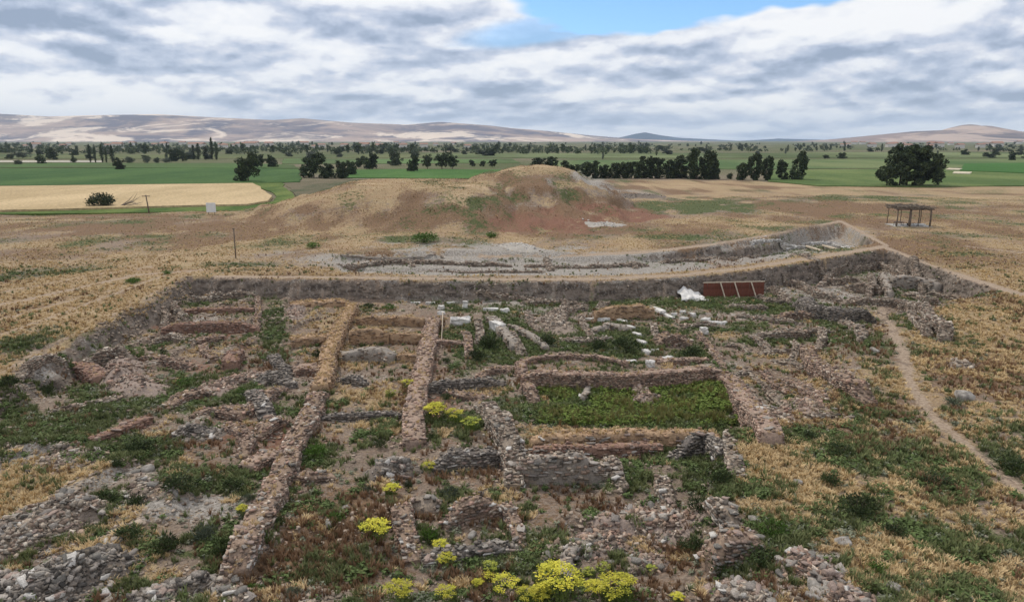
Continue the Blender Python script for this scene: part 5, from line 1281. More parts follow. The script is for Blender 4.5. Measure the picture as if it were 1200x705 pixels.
make('leafy_weeds', 'leafy green ground plants in the hollows', 'weeds', LEAFY, M_shade, 'green', 80000, 24, 150, .18, .46, 1.7, 1.8, 64, .8, -.14)
make('rusty_weeds', 'brown and rusty dried weeds', 'weeds', TALL, M_rust, 'brown', 110000, 24, 235, .18, .48, 1.2, 1.5, 66, .7)
make('rusty_weeds', 'red brown dock plants on the slope of the mound', 'weeds', TALL, M_rust, 'red', 26000, 90, 230, .25, .55, 1.2, 2.0, 67, .6)
make('sage_weeds', 'grey green low herbs on the right slope and floors', 'weeds', LEAFY, M_sage, 'green', 60000, 24, 150, .15, .38, 1.5, 1.3, 68, .35, -.02)
# stones too small and many to count
x, y = candidates(120000, 24, 150, srng); z = H(x, y); w = cover(x, y, z); m_in = inside(x, y, DIG)
p = np.where(m_in, .35 * soft(w['grey'] + w['red'] * .5 + .12, x, y, 1.5, 71) + .05, .02) * (w['path'] < .5)
k = srng.random(len(x)) < p; x, y, z = x[k], y[k], z[k]
s_ = (.05 + .16 * srng.random(len(x)) ** 3) * (1 + ss(y, 50, 140) * .6)
peb = []
for q in range(4):
    V, Fq, c = rocks(np.zeros((1, 3)), np.ones((1, 3)), np.zeros(1), ROCK_LO, 'mix', np.random.default_rng(q), .16, .3)
    peb.append(fastmesh('pebble', V, Fq, 4))
print('pebbles', len(x))
scatter('gravel', 'small loose stones strewn over the floors of the dig', 'gravel', peb, M_peb, np.stack([x, y, z + .02], 1), np.stack([s_ * 1.3, s_, s_ * .7], 1), srng.random(len(x)), srng)
# stones of buried walls and stones fallen from the cut banks
x = srng.uniform(-60, 62, 260000); y = srng.uniform(24, 132, 260000)
k = inside(x, y, DIG); x, y = x[k], y[k]
e_ = .3; z = H(x, y); sl = np.hypot(H(x + e_, y) - z, H(x, y + e_) - z) / e_
p = np.maximum(relic(x, y) * .30 * (1 - .8 * (x > -24) * (x < 28) * (y > 42) * (y < 94)), ss(sl, .5, 1.0) * .55) * soft(np.full(len(x), .55), x, y, 2.2, 75, 1.5)
k = srng.random(len(x)) < p; x, y, z = x[k], y[k], z[k]
s_ = (.09 + .2 * srng.random(len(x)) ** 3)
print('buried stones', len(x))
scatter('buried_stones', 'small stones of buried walls and crumbled banks in the dig', 'stones', peb, M_peb, np.stack([x, y, z + .03], 1), np.stack([s_ * 1.5, s_, s_ * .75], 1), srng.random(len(x)), srng)
# straw growing on the wall tops
P = np.concatenate(TOPS); n = len(P); hh_ = srng.uniform(.12, .3, n)
scatter('wall_top_grass', 'dry straw growing along the tops of the earth walls', 'dry grass', GRASS, M_dryg, P, np.stack([hh_ * 1.4, hh_ * 1.4, hh_], 1), srng.random(n), srng)
# the lush carpet in the big room
room = [G(a, b, -2.6) for a, b in [(630, 466), (640, 446), (690, 447), (845, 440), (875, 470), (895, 500), (858, 504), (622, 504)]]
x = srng.uniform(2, 26, 9000); y = srng.uniform(44, 68, 9000); k = inside(x, y, room) & (soft(np.full(9000, .62), x, y, 2.0, 81, 1.2) > srng.random(9000)); x, y = x[k], y[k]
hh_ = srng.uniform(.25, .6, len(x)) * (.6 + 1.1 * fbm(x, y, 2.2, 3, 83)); print('lush', len(x))
scatter('green_carpet', 'lush bright green growth filling the big walled room', 'weeds', LEAFY, M_lush, np.stack([x, y, H(x, y)], 1), np.stack([hh_ * 1.7, hh_ * 1.7, hh_], 1), np.clip(fbm(x, y, 2, 3, 82) * 1.8 - .4, 0, 1), srng)

k = srng.random(len(x)) < .55; x, y = x[k] + srng.normal(0, .2, k.sum()), y[k] + srng.normal(0, .2, k.sum())
hh_ = srng.uniform(.3, .8, len(x)) * (.5 + fbm(x, y, 1.7, 3, 84))
scatter('tall_weeds', 'taller yellow green stalks standing over the growth in the walled room', 'weeds', TALL, M_tall, np.stack([x, y, H(x, y)], 1), np.stack([hh_ * .9, hh_ * .9, hh_], 1), np.clip(fbm(x, y, 3, 3, 85) * 2 - .5, 0, 1), srng)
# single bushes
M_shrD = leaf_mat('bush_leaves', (.02, .034, .012), (.07, .095, .03)); M_shrB = leaf_mat('bright_bush_leaves', (.04, .085, .012), (.11, .19, .03)); M_shrS = leaf_mat('grey_bush_leaves', (.06, .08, .05), (.15, .17, .11))
M_flow = leaf_mat('yellow_flowers', (.30, .32, .03), (.64, .56, .06)); M_stem = leaf_mat('flower_stalks', (.07, .11, .02), (.17, .22, .05))
def bush_mesh(seed, mat, n=700, size=.055, spiky=.5):
    r = np.random.default_rng(seed); V = []; L = []
    m = 22; a = r.uniform(0, 6.28, m); q = np.sqrt(r.random(m)) * .36
    for i in range(m):
        c = np.array([math.cos(a[i]) * q[i], math.sin(a[i]) * q[i], r.uniform(.1, .62) * (1 - q[i])]); k = n // m
        d = r.normal(size=(k, 3)); d /= np.linalg.norm(d, axis=1)[:, None]; d[:, 2] = np.abs(d[:, 2]) * 1.1 - .15
        p = c + d * r.uniform(.05, .24, (k, 1)); up = d * .7 + np.array([0, 0, spiky]) + r.normal(0, .25, (k, 3)); up /= np.linalg.norm(up, axis=1)[:, None]
        sd_ = np.cross(up, r.normal(size=(k, 3))); sd_ /= np.linalg.norm(sd_, axis=1)[:, None] + 1e-9
        s = size * r.uniform(.6, 1.5, (k, 1))
        V.append(np.stack([p + up * s * 1.5, p + sd_ * s * .35, p - sd_ * s * .35 - up * s * .3], 1).reshape(-1, 3)); L.append(np.repeat(np.clip(r.uniform(0, .55) + r.uniform(0, .45, k), 0, 1), 3))
    V = np.concatenate(V); V[:, 2] = np.maximum(V[:, 2], -.05)
    return leaf_mesh('foliage', V, np.arange(len(V)).reshape(-1, 3), np.concatenate(L), mat)
BUSH = {c: [bush_mesh(200 + k, mt) for k in range(3)] for c, mt in (('dark', M_shrD), ('bright', M_shrB), ('sage', M_shrS))}
STEMS = []
for k in range(2):
    mb = MB()
    for j in range(7):
        a = j * .9 + k; mb.tube([(0, 0, -.1), (math.cos(a) * .1, math.sin(a) * .1, .25), (math.cos(a) * .25, math.sin(a) * .25, .55)], [.015, .01, .004], 4)
    me = mb.mesh('stem'); me.materials.append(M_bark); STEMS.append(me)
def bush(px, py, wpx, hpx, tone, label):
    x, y, z = at(px, py + hpx * .4); d = math.hypot(y, 18 - z)
    o = empty('bush', (x, y, z - .03), label, 'bush', 'single bushes in the dig', random.uniform(0, 6.28)); w = wpx / F * d * .95
    o.scale = (w, w, max(.42 * w, hpx / F * d * 1.15))
    link('foliage', random.choice(BUSH[tone]), None, o); link('stem', random.choice(STEMS), None, o); return o
for a in [(212, 564, 46, 24, 'dark', 'wide dark green bush on the grey floor left of the long wall'), (165, 520, 46, 26, 'dark', 'dark green bush below the pink earth ridge'), (138, 541, 16, 14, 'dark', 'small dark bush beside a white stone at left'),
          (240, 622, 36, 26, 'sage', 'loose grey green bush in the left foreground'), (196, 636, 36, 28, 'dark', 'dark spiky bush in front of the grey green one'), (262, 640, 34, 26, 'dark', 'dark bush touching the foot of the long rubble wall'), (274, 567, 28, 20, 'dark', 'dark bush right of the wide one on the grey floor'),
          (292, 582, 14, 12, 'sage', 'small grey bush between the wide bush and the long wall'), (124, 583, 30, 22, 'dark', 'bush between the straw patch and the grey stones at left'), (160, 585, 26, 22, 'dark', 'bush right of the small straw mound at left'), (150, 622, 34, 18, 'dark', 'low dark bush on the orange grass at lower left'),
          (32, 603, 16, 16, 'bright', 'green bush growing on the big grey heap'), (370, 528, 30, 22, 'bright', 'bright green bush against the right side of the long wall'), (395, 605, 22, 14, 'bright', 'bright green bush with a white stone beside it'), (327, 608, 16, 16, 'dark', 'small dark bush below the middle of the long wall'),
          (446, 519, 18, 14, 'dark', 'round dark bush in the pale room near the long wall'), (527, 576, 24, 16, 'sage', 'round grey green bush above the enclosure'), (478, 567, 14, 16, 'dark', 'dark bush beside a yellow flowering plant'), (502, 624, 26, 22, 'bright', 'bright green bush inside the left part of the enclosure'),
          (430, 572, 12, 12, 'sage', 'small grey bush right of the dark cairn'), (55, 445, 20, 14, 'dark', 'bush in the grey pit at the left edge'), (12, 446, 22, 20, 'dark', 'bush at the very left edge by the grey pit'), (218, 446, 26, 10, 'bright', 'low green bush left of the pink rubble'),
          (283, 458, 16, 10, 'bright', 'light green bush on the left grass strip'), (264, 424, 14, 8, 'bright', 'small green bush below the orange mud brick block'), (192, 411, 10, 10, 'dark', 'small bush by the broken wall at left'), (371, 414, 12, 16, 'dark', 'bush beside the broad mud brick wall'), (380, 458, 20, 10, 'dark', 'low bush at the top end of the long rubble wall'),
          (524, 421, 16, 10, 'dark', 'small round bush right of the narrow rooms'), (522, 464, 16, 10, 'dark', 'low bush under the layered rubble wall'), (507, 510, 12, 10, 'dark', 'tiny dark bush on the pink floor'), (575, 400, 34, 26, 'dark', 'big dark bush above the green room corner'), (560, 415, 26, 18, 'dark', 'dark bush left of the big one above the green room'),
          (735, 402, 40, 24, 'dark', 'large dark bush beside the white stone line'), (700, 402, 30, 18, 'dark', 'dark bush left of the large one by the white stones'), (811, 412, 30, 18, 'dark', 'round bush between the white stones and the sloping wall'), (640, 398, 30, 16, 'dark', 'dark bush above the thin outer pink wall'),
          (433, 357, 16, 8, 'dark', 'dark bush at the foot of the far bank left of the rooms'), (456, 359, 18, 9, 'bright', 'green bush at the foot of the far bank above the rooms'), (157, 328, 18, 8, 'bright', 'bright green bush on the dry grass left of the dig'), (197, 319, 14, 6, 'bright', 'small green bush by the top left corner of the dig'),
          (367, 287, 22, 8, 'bright', 'green bush on the dry ground above the upper trench'), (498, 280, 40, 9, 'bright', 'wide low green bush on the flank of the mound'), (575, 275, 20, 9, 'bright', 'green bush with a pale boulder below the mound'), (820, 590, 36, 22, 'dark', 'dark bush in the green gully'), (845, 560, 30, 30, 'dark', 'dark bush tucked under the crumbling bank'),
          (890, 648, 50, 26, 'dark', 'large dark bush right of the stout wall stub'), (905, 617, 40, 22, 'bright', 'lighter green bush on the right slope above the large dark one'), (850, 655, 44, 24, 'dark', 'dark bush just below the stout wall stub'), (1005, 590, 48, 30, 'dark', 'dark bush in the middle of the right slope'), (975, 560, 30, 20, 'dark', 'bush higher up on the right slope'),
          (985, 525, 34, 18, 'dark', 'bush at the left end of the green band on the right slope'), (948, 510, 24, 14, 'dark', 'bush at the top left of the right slope'), (1100, 560, 44, 16, 'dark', 'bush in the grass between slope and footpath'), (1185, 540, 50, 26, 'dark', 'bush at the right edge beyond the footpath'), (1050, 620, 34, 20, 'dark', 'bush below the stony patch of the right slope'),
          (345, 692, 20, 14, 'sage', 'grey green bush at the bottom edge left of centre'), (298, 688, 18, 14, 'bright', 'green bush at the bottom edge near the flat stones'), (1030, 665, 26, 18, 'bright', 'bright bush right of the pale stone heap'), (810, 635, 34, 20, 'dark', 'dark bush left of the stout wall stub'), (1118, 470, 24, 16, 'sage', 'grey bush by the pale rock near the footpath')]:
    bush(*a)
def umbel_mesh(seed, mat, heads=46, per=26):
    r = np.random.default_rng(seed); V = []; L = []
    for i in range(heads):
        a = r.uniform(0, 6.28); q = math.sqrt(r.random()) * .46; c = np.array([math.cos(a) * q, math.sin(a) * q, .86 - .9 * q * q + r.uniform(-.1, .05)])
        d = r.normal(size=(per, 3)) * np.array([.055, .055, .022]); p = c + d
        t = r.normal(size=(per, 3)); t[:, 2] *= .4; t /= np.linalg.norm(t, axis=1)[:, None]; b = np.cross(t, np.array([0, 0, 1.0]) + r.normal(0, .3, (per, 3))); b /= np.linalg.norm(b, axis=1)[:, None] + 1e-9
        s = .03 * r.uniform(.6, 1.3, (per, 1)); V.append(np.stack([p + t * s, p - t * s * .6 + b * s * .7, p - t * s * .6 - b * s * .7], 1).reshape(-1, 3)); L.append(np.repeat(np.clip(r.uniform(0, .7) + r.uniform(0, .3, per), 0, 1), 3))
    V = np.concatenate(V); return leaf_mesh('flowers', V, np.arange(len(V)).reshape(-1, 3), np.concatenate(L), mat)
M_flo2 = leaf_mat('greenish_flowers', (.20, .26, .03), (.46, .46, .07))
UMB = [umbel_mesh(300 + k, M_flow, 34 + 9 * k, 22 + 6 * k) for k in range(3)]; UMB2 = [umbel_mesh(305 + k, M_flo2, 26 + 8 * k, 20) for k in range(2)]; UST = [bush_mesh(310 + k, M_stem, 520, .05, 1.2) for k in range(3)]
for (px, py, wp, lab) in [(440, 624, 33, 'round yellow flowering bush standing alone in the brown room'), (467, 696, 32, 'yellow flowering bush at the bottom edge left of the others'), (523, 698, 26, 'small yellow flowering bush at the bottom edge'), (655, 687, 52, 'largest bright yellow flowering bush at the bottom edge'),
                          (722, 695, 44, 'broad yellow flowering bush right of the largest one'), (697, 692, 24, 'yellow flowering bush wedged between the two largest'), (592, 690, 34, 'yellow flowering bush left of the largest one'), (617, 700, 26, 'low yellow flowering plant just left of the largest bush'), (574, 667, 20, 'pale yellow flowering plant below the enclosure'), (572, 676, 14, 'tiny yellow plant beside the pale one below the enclosure'),
                          (516, 641, 20, 'yellow plant on the lower wall of the enclosure'), (523, 658, 22, 'yellow plant just below the enclosure wall'), (537, 646, 13, 'small bright yellow plant at the enclosure wall'), (489, 644, 13, 'greenish yellow plant left of the enclosure wall'), (460, 576, 20, 'yellow plant beside a dark bush near the crooked wall'), (503, 548, 17, 'yellow plant at the end of the dark rubble wall'),
                          (511, 485, 28, 'yellow flowering bush on the pink floor by the broad brick wall'), (533, 489, 24, 'yellow flowering bush right next to the one by the brick wall'), (552, 499, 24, 'greenish yellow bush lowest of the three on the pink floor'), (478, 451, 16, 'yellow plant leaning on the top of the broad pink wall'), (458, 462, 14, 'thin yellow plant in the narrow room'), (285, 598, 15, 'single yellow plant left of the long rubble wall'),
                          (793, 702, 16, 'yellow plant at the bottom edge right of the big bushes'), (763, 667, 13, 'small greenish yellow plant near the pale stones'), (706, 667, 18, 'pale yellow plant behind the broad bush'), (690, 672, 16, 'thin yellow plant on the worn lip'), (560, 684, 14, 'small yellow plant at the left end of the bottom row'), (636, 700, 30, 'yellow bush in front of the largest one')]:
    x, y, z = at(px, py + wp * .28); d = math.hypot(y, 18 - z); w = wp / F * d
    o = empty('flowering_bush', (x, y, z - .03), lab, 'flowering bush', 'yellow flowering bushes', random.uniform(0, 6.28)); o.scale = (w, w, w * .85)
    tag(link('flowers', random.choice(UMB2 if any(t_ in lab for t_ in ('greenish', 'pale yellow', 'thin')) else UMB), None, o), None, None, None, 'stuff'); link('foliage', random.choice(UST), None, o)

# ------------------------------------------------------------------ pale blocks and boulders
M_marble = simple('marble', (.58, .555, .52), .35, 1.6, .85, .8, 5)
def block(px, py, d, rz, label, name='marble_block', mat=None, tilt=(0, 0), lift=None, grp='pale building blocks in the dig'):
    import bmesh
    d = (d[0] * .85, d[1] * .8, d[2] * .75)
    x, y, z = at(px, py, d[2])
    bm = bmesh.new(); bmesh.ops.create_cube(bm, size=1.0)
    bmesh.ops.scale(bm, vec=d, verts=bm.verts)
    bmesh.ops.bevel(bm, geom=bm.edges[:], offset=min(d) * .14, segments=1, affect='EDGES')
    bmesh.ops.subdivide_edges(bm, edges=[e_ for e_ in bm.edges if e_.calc_length() > .5], cuts=2, use_grid_fill=True)
    for v_ in bm.verts: v_.co += Vector([random.gauss(0, min(d) * .08) for _ in range(3)])
    me = bpy.data.meshes.new(name); bm.to_mesh(me); bm.free()
    o = link(name, me, mat or M_marble); o.location = (x, y, z + d[2] / 2 - .06); o.rotation_euler = (tilt[0], tilt[1], rz)
    tag(o, label, 'stone block', grp); return o
for a in [(539, 371, (2.6, 1.1, 1.3), .0, 'large white rectangular block right of the narrow rooms'), (517, 357, (.9, .6, .8), .3, 'small upright white block below the far bank'), (517, 364, (1.1, .7, .6), .1, 'white block lying in front of the small upright one'),
          (545, 352, (.7, .6, 1.4), .2, 'upright white column stump below the far bank'), (505, 353, (1.6, .6, .4), .1, 'long thin white slab leftmost in the pale row'), (487, 353, (1.5, .5, .35), -.1, 'thin white slab left end of the pale row'), (528, 353, (1.2, .5, .4), .2, 'thin slab between the upright blocks'), (575, 360, (2.2, .8, .5), .05, 'flat pale slab right of the column stump'), (592, 361, (1.2, .8, .7), .3, 'pale block at the end of the flat slab'),
          (707, 371, (1.6, .8, .7), .1, 'bluish white block among the weeds in the middle distance'), (692, 372, (1.4, .5, .4), .0, 'low pale slab left of the bluish block'), (729, 374, (1.5, .7, .4), -.9, 'topmost white slab of the sloping stone line'), (738, 381, (1.5, .7, .4), -.9, 'second white slab of the sloping stone line'), (746, 389, (1.4, .6, .45), -1.0, 'third white slab of the sloping stone line'),
          (752, 398, (1.5, .6, .45), -1.1, 'fourth white slab of the sloping stone line'), (757, 409, (1.3, .7, .6), -1.2, 'lowest thick white block of the sloping stone line'), (762, 421, (.9, .7, .9), .2, 'chunky white block below the sloping stone line'), (783, 417, (1.2, .8, .6), .4, 'white block left of the round bush'), (740, 421, (1.1, .6, .3), .3, 'flat pale stone behind the green room wall'),
          (771, 361, (2.6, 1.0, .5), -1.1, 'long pale slab leaning down the slope near the brown wall'), (783, 368, (2.6, .6, .4), -1.2, 'narrow pale slab beside the long leaning one'), (827, 372, (1.2, .8, .8), .5, 'pinkish white block right of the stone ring'), (838, 376, (1.8, .8, .6), -.2, 'long white block of the right group'), (825, 383, (.9, .8, 1.0), .3, 'tall white block of the right group'), (848, 376, (1.0, .6, .5), .7, 'small white block at the end of the right group'),
          (765, 408, (1.4, .3, .3), .0, 'thin white kerb left of the round bush'), (790, 366, (.8, .5, .5), .5, 'left stone of the little white ring'), (800, 363, (.8, .5, .5), -.1, 'back stone of the little white ring'), (812, 366, (.8, .5, .6), -.8, 'right stone of the little white ring'), (802, 371, (1.2, .5, .5), .1, 'front stone of the little white ring'), (583, 377, (2.4, 1.2, 1.5), -.9, 'tall grey block beside the sloping ridge')]:
    block(*a)
M_bould = simple('boulder_rock', (.29, .265, .235), .5, 2, .95, .9, 5)
def boulder(px, py, s, label, mat=None):
    x, y, z = at(px, py)
    r = np.random.default_rng(int(px)); V, Fq, c = rocks(np.zeros((1, 3)), np.array([[s, s * .8, s * .55]]), np.array([r.uniform(0, 6)]), rock_template(1, 1, .45), 'grey', r, .1, .15)
    o = link('boulder', fastmesh('boulder', V, Fq, 4, smooth=False), mat or M_bould); o.location = (x, y, z + s * .15); tag(o, label, 'boulder', 'single boulders'); return o
for a in [(1130, 468, 1.4, 'large pale grey boulder beside the footpath'), (1025, 412, .9, 'grey boulder in the grass left of the footpath'), (988, 637, .6, 'white boulder on top of the slope heap'), (955, 690, .8, 'white boulder low in the right heap'), (952, 700, .8, 'pale boulder at the bottom edge of the right heap'), (884, 610, .5, 'white stone on top of the stout wall stub'),
          (173, 551, .8, 'whitish flat stone beside the small dark bush'), (478, 612, .8, 'pale brown boulder in the crooked wall'), (480, 604, .7, 'rounded boulder above the pale brown one'), (385, 614, .5, 'pale rock below the bright green bush'), (405, 597, .5, 'white stone right of the bright green bush'), (553, 628, .5, 'lone white stone inside the enclosure'), (350, 590, .45, 'pale stone right of the long wall'),
          (935, 566, .6, 'flat white stone on the right slope'), (1187, 548, .8, 'pale stone at the right edge past the footpath'), (765, 660, .5, 'pale stone near the greenish yellow plant'), (520, 546, .9, 'pinkish block left of the yellow plant'), (1045, 690, .7, 'stone at the bottom edge on the right slope'), (110, 665, .5, 'pale stone on the dark corner heap')]:
    boulder(*a)

# ------------------------------------------------------------------ white sheet and red boarding
M_sheet = simple('white_sheeting', (.60, .58, .55), .25, 1.2, .7, .5, 5)
x0, y0 = G(795, 351, -2.6); x1, y1 = G(826, 351, -2.6); cxs, cys = (x0 + x1) / 2, (y0 + y1) / 2
V = []; n = 18; wS, dS = (x1 - x0) * 1.02, 3.2
for j in range(n):
    for i in range(n):
        u_, v_ = i / (n - 1), j / (n - 1)
        x = cxs + (u_ - .5) * wS * (1 - .12 * v_) + .15 * math.sin(7 * v_); y = cys + (v_ - .5) * dS
        zt_ = 1.35 * (1 - abs(u_ - .28) * 1.15) * (v_ ** .55) + .10 * math.sin(u_ * 19 + 4 * v_) + .08 * math.sin(u_ * 9 - v_ * 13)
        V.append((x - cxs, y - cys, max(.02, zt_)))
Fs = [(j * n + i, j * n + i + 1, (j + 1) * n + i + 1, (j + 1) * n + i) for j in range(n - 1) for i in range(n - 1)]
o = link('white_sheet', pymesh('white_sheet', V, Fs, True), M_sheet); o.location = (cxs, cys, float(H(np.array([cxs]), np.array([cys]))[0])); sm = o.modifiers.new('thick', 'SOLIDIFY'); sm.thickness = .03
tag(o, 'crumpled white sheet draped over a low bank near the far wall', 'sheet')
mb = MB().box((-.5, .9, .45), (2.2, 1.6, .9), 0, (0, 0), .1)
M_red = simple('red_boards', (.17, .062, .042), .3, 1.2, .9, .4, 5); M_post = simple('pale_timber', (.50, .42, .32), .2, 3, .8)
xa, ya = G(824, 346, -2.4); xb, yb = G(893, 343, -2.4)
yb = ya + 1.0; Lr = math.hypot(xb - xa, yb - ya); gz = float(H(np.array([(xa + xb) / 2]), np.array([ya]))[0])
o = empty('board_fence', (xa, ya, gz), 'red brown upright boarding with slanting pale props below the far bank', 'boarding', None, math.atan2(yb - ya, xb - xa)); nb = 16
bme = MB().box((0, 0, .95), (Lr / nb - .03, .06, 1.95), 0, (0, 0), .02).mesh('panel'); bme.materials.append(M_red)
for i in range(nb):
    q = link('panel', bme, None, o); q.location = ((i + .5) * Lr / nb, random.uniform(-.04, .04), random.uniform(-.06, .06)); q.rotation_euler = (random.uniform(-.03, .03), 0, 0)
pme = MB().tube([(0, -.85, -.1), (0, 0, 2.0)], .09, 6).mesh('prop'); pme.materials.append(M_post)
for px in (846, 862, 881):
    q = link('prop', pme, None, o); q.location = ((px - 824) / 69 * Lr, -.1, 0); q.rotation_euler = (0, -.22, 0)
tb = link('top_rail', MB().box((Lr / 2, 0, 1.99), (Lr + .1, .14, .1)).mesh('top_rail'), M_post, o)
# white edging boards along the broad pink wall
for (pa, pb, lab) in (((479, 462), (476, 512), 'thin white edging board standing along the left side of the broad pink wall'), ((519, 372), (517, 410), 'thin white edging strip along the upper right side of the broad pink wall')):
    A_ = at(*pa); B_ = at(*pb); L_ = math.dist(A_[:2], B_[:2]); mb = MB().box((0, 0, .2), (L_, .06, .6), 0, (0, 0), .02)
    o = link('edging_board', mb.mesh('edging_board'), M_post); o.location = ((A_[0] + B_[0]) / 2, (A_[1] + B_[1]) / 2, (A_[2] + B_[2]) / 2); o.rotation_euler = (0, 0, math.atan2(B_[1] - A_[1], B_[0] - A_[0])); tag(o, lab, 'board')
# two pale beams in the upper trench
for (pa, pb, lab) in (((945, 290), (962, 295), 'left pale beam lying in the upper trench'), ((964, 289), (982, 294), 'right pale beam lying in the upper trench')):
    A_ = at(*pa); B_ = at(*pb); o = link('beam', MB().tube([(A_[0], A_[1], A_[2] + .25), (B_[0], B_[1], B_[2] + .25)], .22, 6).mesh('beam'), M_post); tag(o, lab, 'beam')

# ------------------------------------------------------------------ timber shelter, its furniture, poles and sign
M_wood = simple('weathered_timber', (.16, .125, .095), .3, 2, .85, .3, 9); M_thatch = simple('brushwood', (.20, .165, .13), .45, 2.5, .95, .9, 6); M_slab = simple('stone_floor', (.42, .40, .37), .2, 2)
sx_, sy_ = G(1071, 266, 0); sz_ = float(H(np.array([sx_]), np.array([sy_]))[0]); k_ = math.hypot(sy_, 18) / F
Wd, Dp, Ht = 40 * k_, 4.6, 20.5 * k_
o = empty('timber_shelter', (sx_, sy_ + Dp / 2, sz_), 'open timber shelter with a brushwood roof on the dry grass', 'shelter', None, -.06)
for (u_, v_, r_, tall) in ((-.48, -.5, .16, 1.05), (-.12, -.5, .3, 1.0), (.14, -.46, .13, 1.0), (.46, -.5, .2, 1.12), (-.48, .5, .09, 1.0), (-.1, .5, .09, 1), (.2, .5, .09, 1), (.48, .5, .10, 1.0)):
    x, y = u_ * Wd, v_ * Dp; mb = MB().tube([(x, y, -.2), (x + .05, y, Ht * .5), (x + random.uniform(-.1, .1), y, Ht * tall)], [r_, r_ * .9, r_ * .75], 7)
    link('post', mb.mesh('post', True), M_wood, o)
for v_ in (-.5, .5):
    link('beam', MB().tube([(-Wd * .53, v_ * Dp, Ht * .95), (Wd * .55, v_ * Dp, Ht * .97)], .1, 6).mesh('beam'), M_wood, o)
for u_ in np.linspace(-.5, .52, 9):
    link('rafter', MB().tube([(u_ * Wd, -Dp * .6, Ht * .99), (u_ * Wd + random.uniform(-.2, .2), Dp * .6, Ht * 1.0)], .06, 5).mesh('rafter'), M_wood, o)
rb = np.random.default_rng(5); mb = MB()
for i in range(420):
    u_ = rb.uniform(-.52, .22) if i < 340 else rb.uniform(.2, .54); x, y = u_ * Wd, rb.uniform(-.62, .62) * Dp; a = rb.uniform(0, 6.28); l = rb.uniform(.4, 1.1); z = Ht * (1.03 + (.05 if i < 340 else 0)) + rb.uniform(-.35, .3)
    mb.tube([(x - math.cos(a) * l, y - math.sin(a) * l, z), (x + math.cos(a) * l, y + math.sin(a) * l, z + rb.uniform(-.25, .25))], .075, 4)
mb.box((-.15 * Wd, 0, Ht * 1.03), (.74 * Wd, Dp * 1.15, .1), 0, (0, 0), .04)
link('brushwood_roof', mb.mesh('brushwood_roof'), M_thatch, o)
o['category'] = 'shelter'
def local(u_, v_): return (sx_ + u_ * Wd, sy_ + Dp / 2 + v_ * Dp, sz_)
fl = link('stone_platform', MB().box((0, 0, .02), (Wd * 1.05, Dp * 1.1, .16), 0, (0, 0), .03).mesh('stone_platform'), M_slab, o)
M_tab = simple('dark_table', (.05, .045, .05), .2, 3); M_wh = simple('white_plastic', (.72, .72, .70), .05, 3, .5)
t = empty('table', local(-.36, -.2), 'dark table under the left part of the shelter', 'table')
link('table_top', MB().box((0, 0, .78), (1.9, .9, .08)).mesh('table_top'), M_tab, t)
for a in (-1, 1):
    for b_ in (-1, 1): link('leg', MB().box((a * .8, b_ * .35, .39), (.07, .07, .74)).mesh('leg'), M_tab, t)
t = empty('bench', local(.10, -.1), 'low dark bench in the middle of the shelter', 'bench')
link('seat', MB().box((0, 0, .45), (2.6, .6, .1)).mesh('seat'), M_tab, t)
for a in (-1, 1): link('leg', MB().box((a * 1.1, 0, .22), (.1, .5, .4)).mesh('leg'), M_tab, t)
t = empty('table', local(.16, -.42), 'low white table at the front of the shelter', 'table')
link('table_top', MB().box((0, 0, .5), (2.4, 1.0, .07)).mesh('table_top'), M_wh, t)
for a in (-1, 1):
    for b_ in (-1, 1): link('leg', MB().box((a * 1.0, b_ * .4, .24), (.07, .07, .46)).mesh('leg'), M_wh, t)
def gz_(x, y): return float(H(np.array([x]), np.array([y]))[0])
x, y = G(276.5, 303, 0); h_ = 35 / F * math.hypot(y, 18); z = gz_(x, y)
o = empty('pole', (x, y, z), 'thin dark bare pole standing on the dry grass left of the upper trench', 'pole')
link('shaft', MB().tube([(0, 0, -.3), (.02, 0, h_)], [.11, .09], 7).mesh('shaft', True), M_wood, o); link('cap', MB().box((0, 0, h_), (.3, .3, .12)).mesh('cap'), M_wood, o)
x, y = G(175, 250, 0); h_ = 21 / F * math.hypot(y, 18)
o = empty('utility_pole', (x, y, gz_(x, y)), 'short wooden pole with a crossbar at the edge of the wheat field', 'pole')
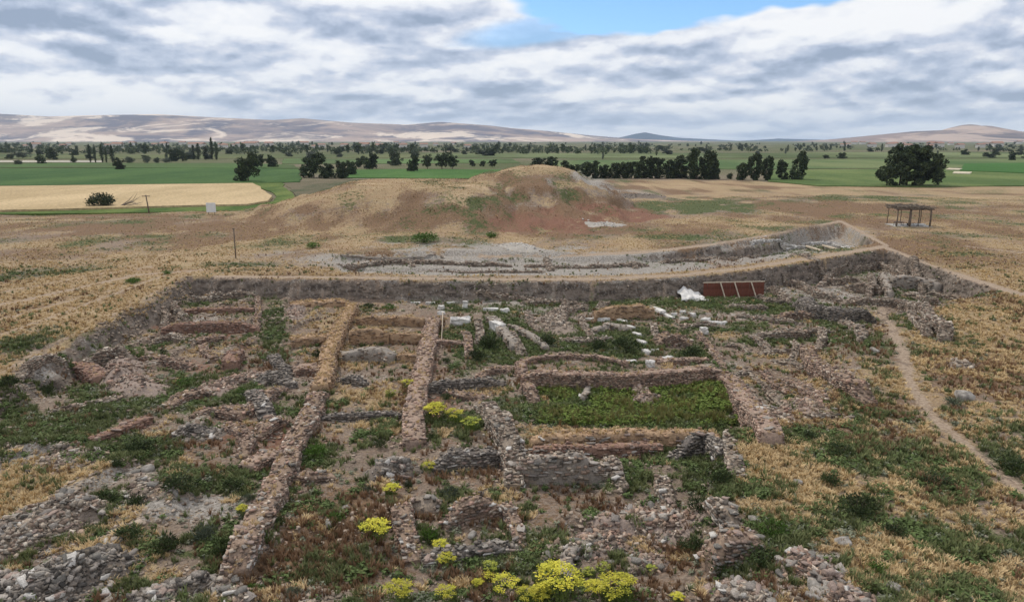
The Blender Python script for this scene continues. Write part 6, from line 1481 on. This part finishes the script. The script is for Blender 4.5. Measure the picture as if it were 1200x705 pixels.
link('shaft', MB().tube([(0, 0, -.3), (-.4, 0, h_)], [.18, .13], 7).mesh('shaft', True), M_wood, o); link('crossbar', MB().box((-.4, 0, h_ - .3), (2.0, .15, .18)).mesh('crossbar'), M_wood, o)
x, y = G(248, 252, 0); k_ = math.hypot(y, 18) / F; z = gz_(x, y)
o = empty('signboard', (x, y, z), 'plain white signboard on two legs in front of the green verge', 'signboard')
link('board', MB().box((0, 0, 7.6 * k_), (11 * k_, .12, 11 * k_)).mesh('board'), M_wh, o)
for a in (-1, 1): link('leg', MB().tube([(a * 3.6 * k_, .12, -.2), (a * 3.6 * k_, .12, 4 * k_)], .08, 6).mesh('leg'), M_wood, o)
x, y = G(1106, 176, 0)
M_dead = simple('dead_wood', (.24, .21, .18), .2, 3)
# dead branches beside the dark bush
x, y = G(146, 243, .2); o = empty('fallen_tree', (x, y, .2), 'bare grey dead branches lying beside the large dark bush', 'dead tree')
for k in range(7):
    a = random.uniform(-.5, .6); l = random.uniform(3, 6.5)
    link('branch', MB().tube([(-1.5, random.uniform(-1, 1), .2), (l * .5, random.uniform(-1, 1), .8 + abs(a) * 2), (l, random.uniform(-1, 1), 1.2 + a * 5 if a > 0 else .5)], [.14, .09, .02], 5).mesh('branch'), M_dead, o)

# ------------------------------------------------------------------ haze
m = bpy.data.materials.new('haze'); m.use_nodes = True; nt = m.node_tree; nt.nodes.clear()
pv = nn(nt, 'ShaderNodeVolumePrincipled', ins={'Color': (.66, .80, 1.0, 1), 'Density': 4.6e-5, 'Anisotropy': 0.0})
ou = nn(nt, 'ShaderNodeOutputMaterial'); nt.links.new(pv.outputs[0], ou.inputs['Volume'])
hz_ = link('haze', MB().box((0, 5500, 230), (29000, 18500, 500)).mesh('haze'), m)
tag(hz_, 'thin blue summer haze over the whole plain', 'haze', None, 'stuff')

print('triangles', sum(len(o.data.polygons) * (2 if len(o.data.polygons) and o.data.polygons[0].loop_total == 4 else 1) for o in C.objects if o.type == 'MESH' and o.data.users == 1))
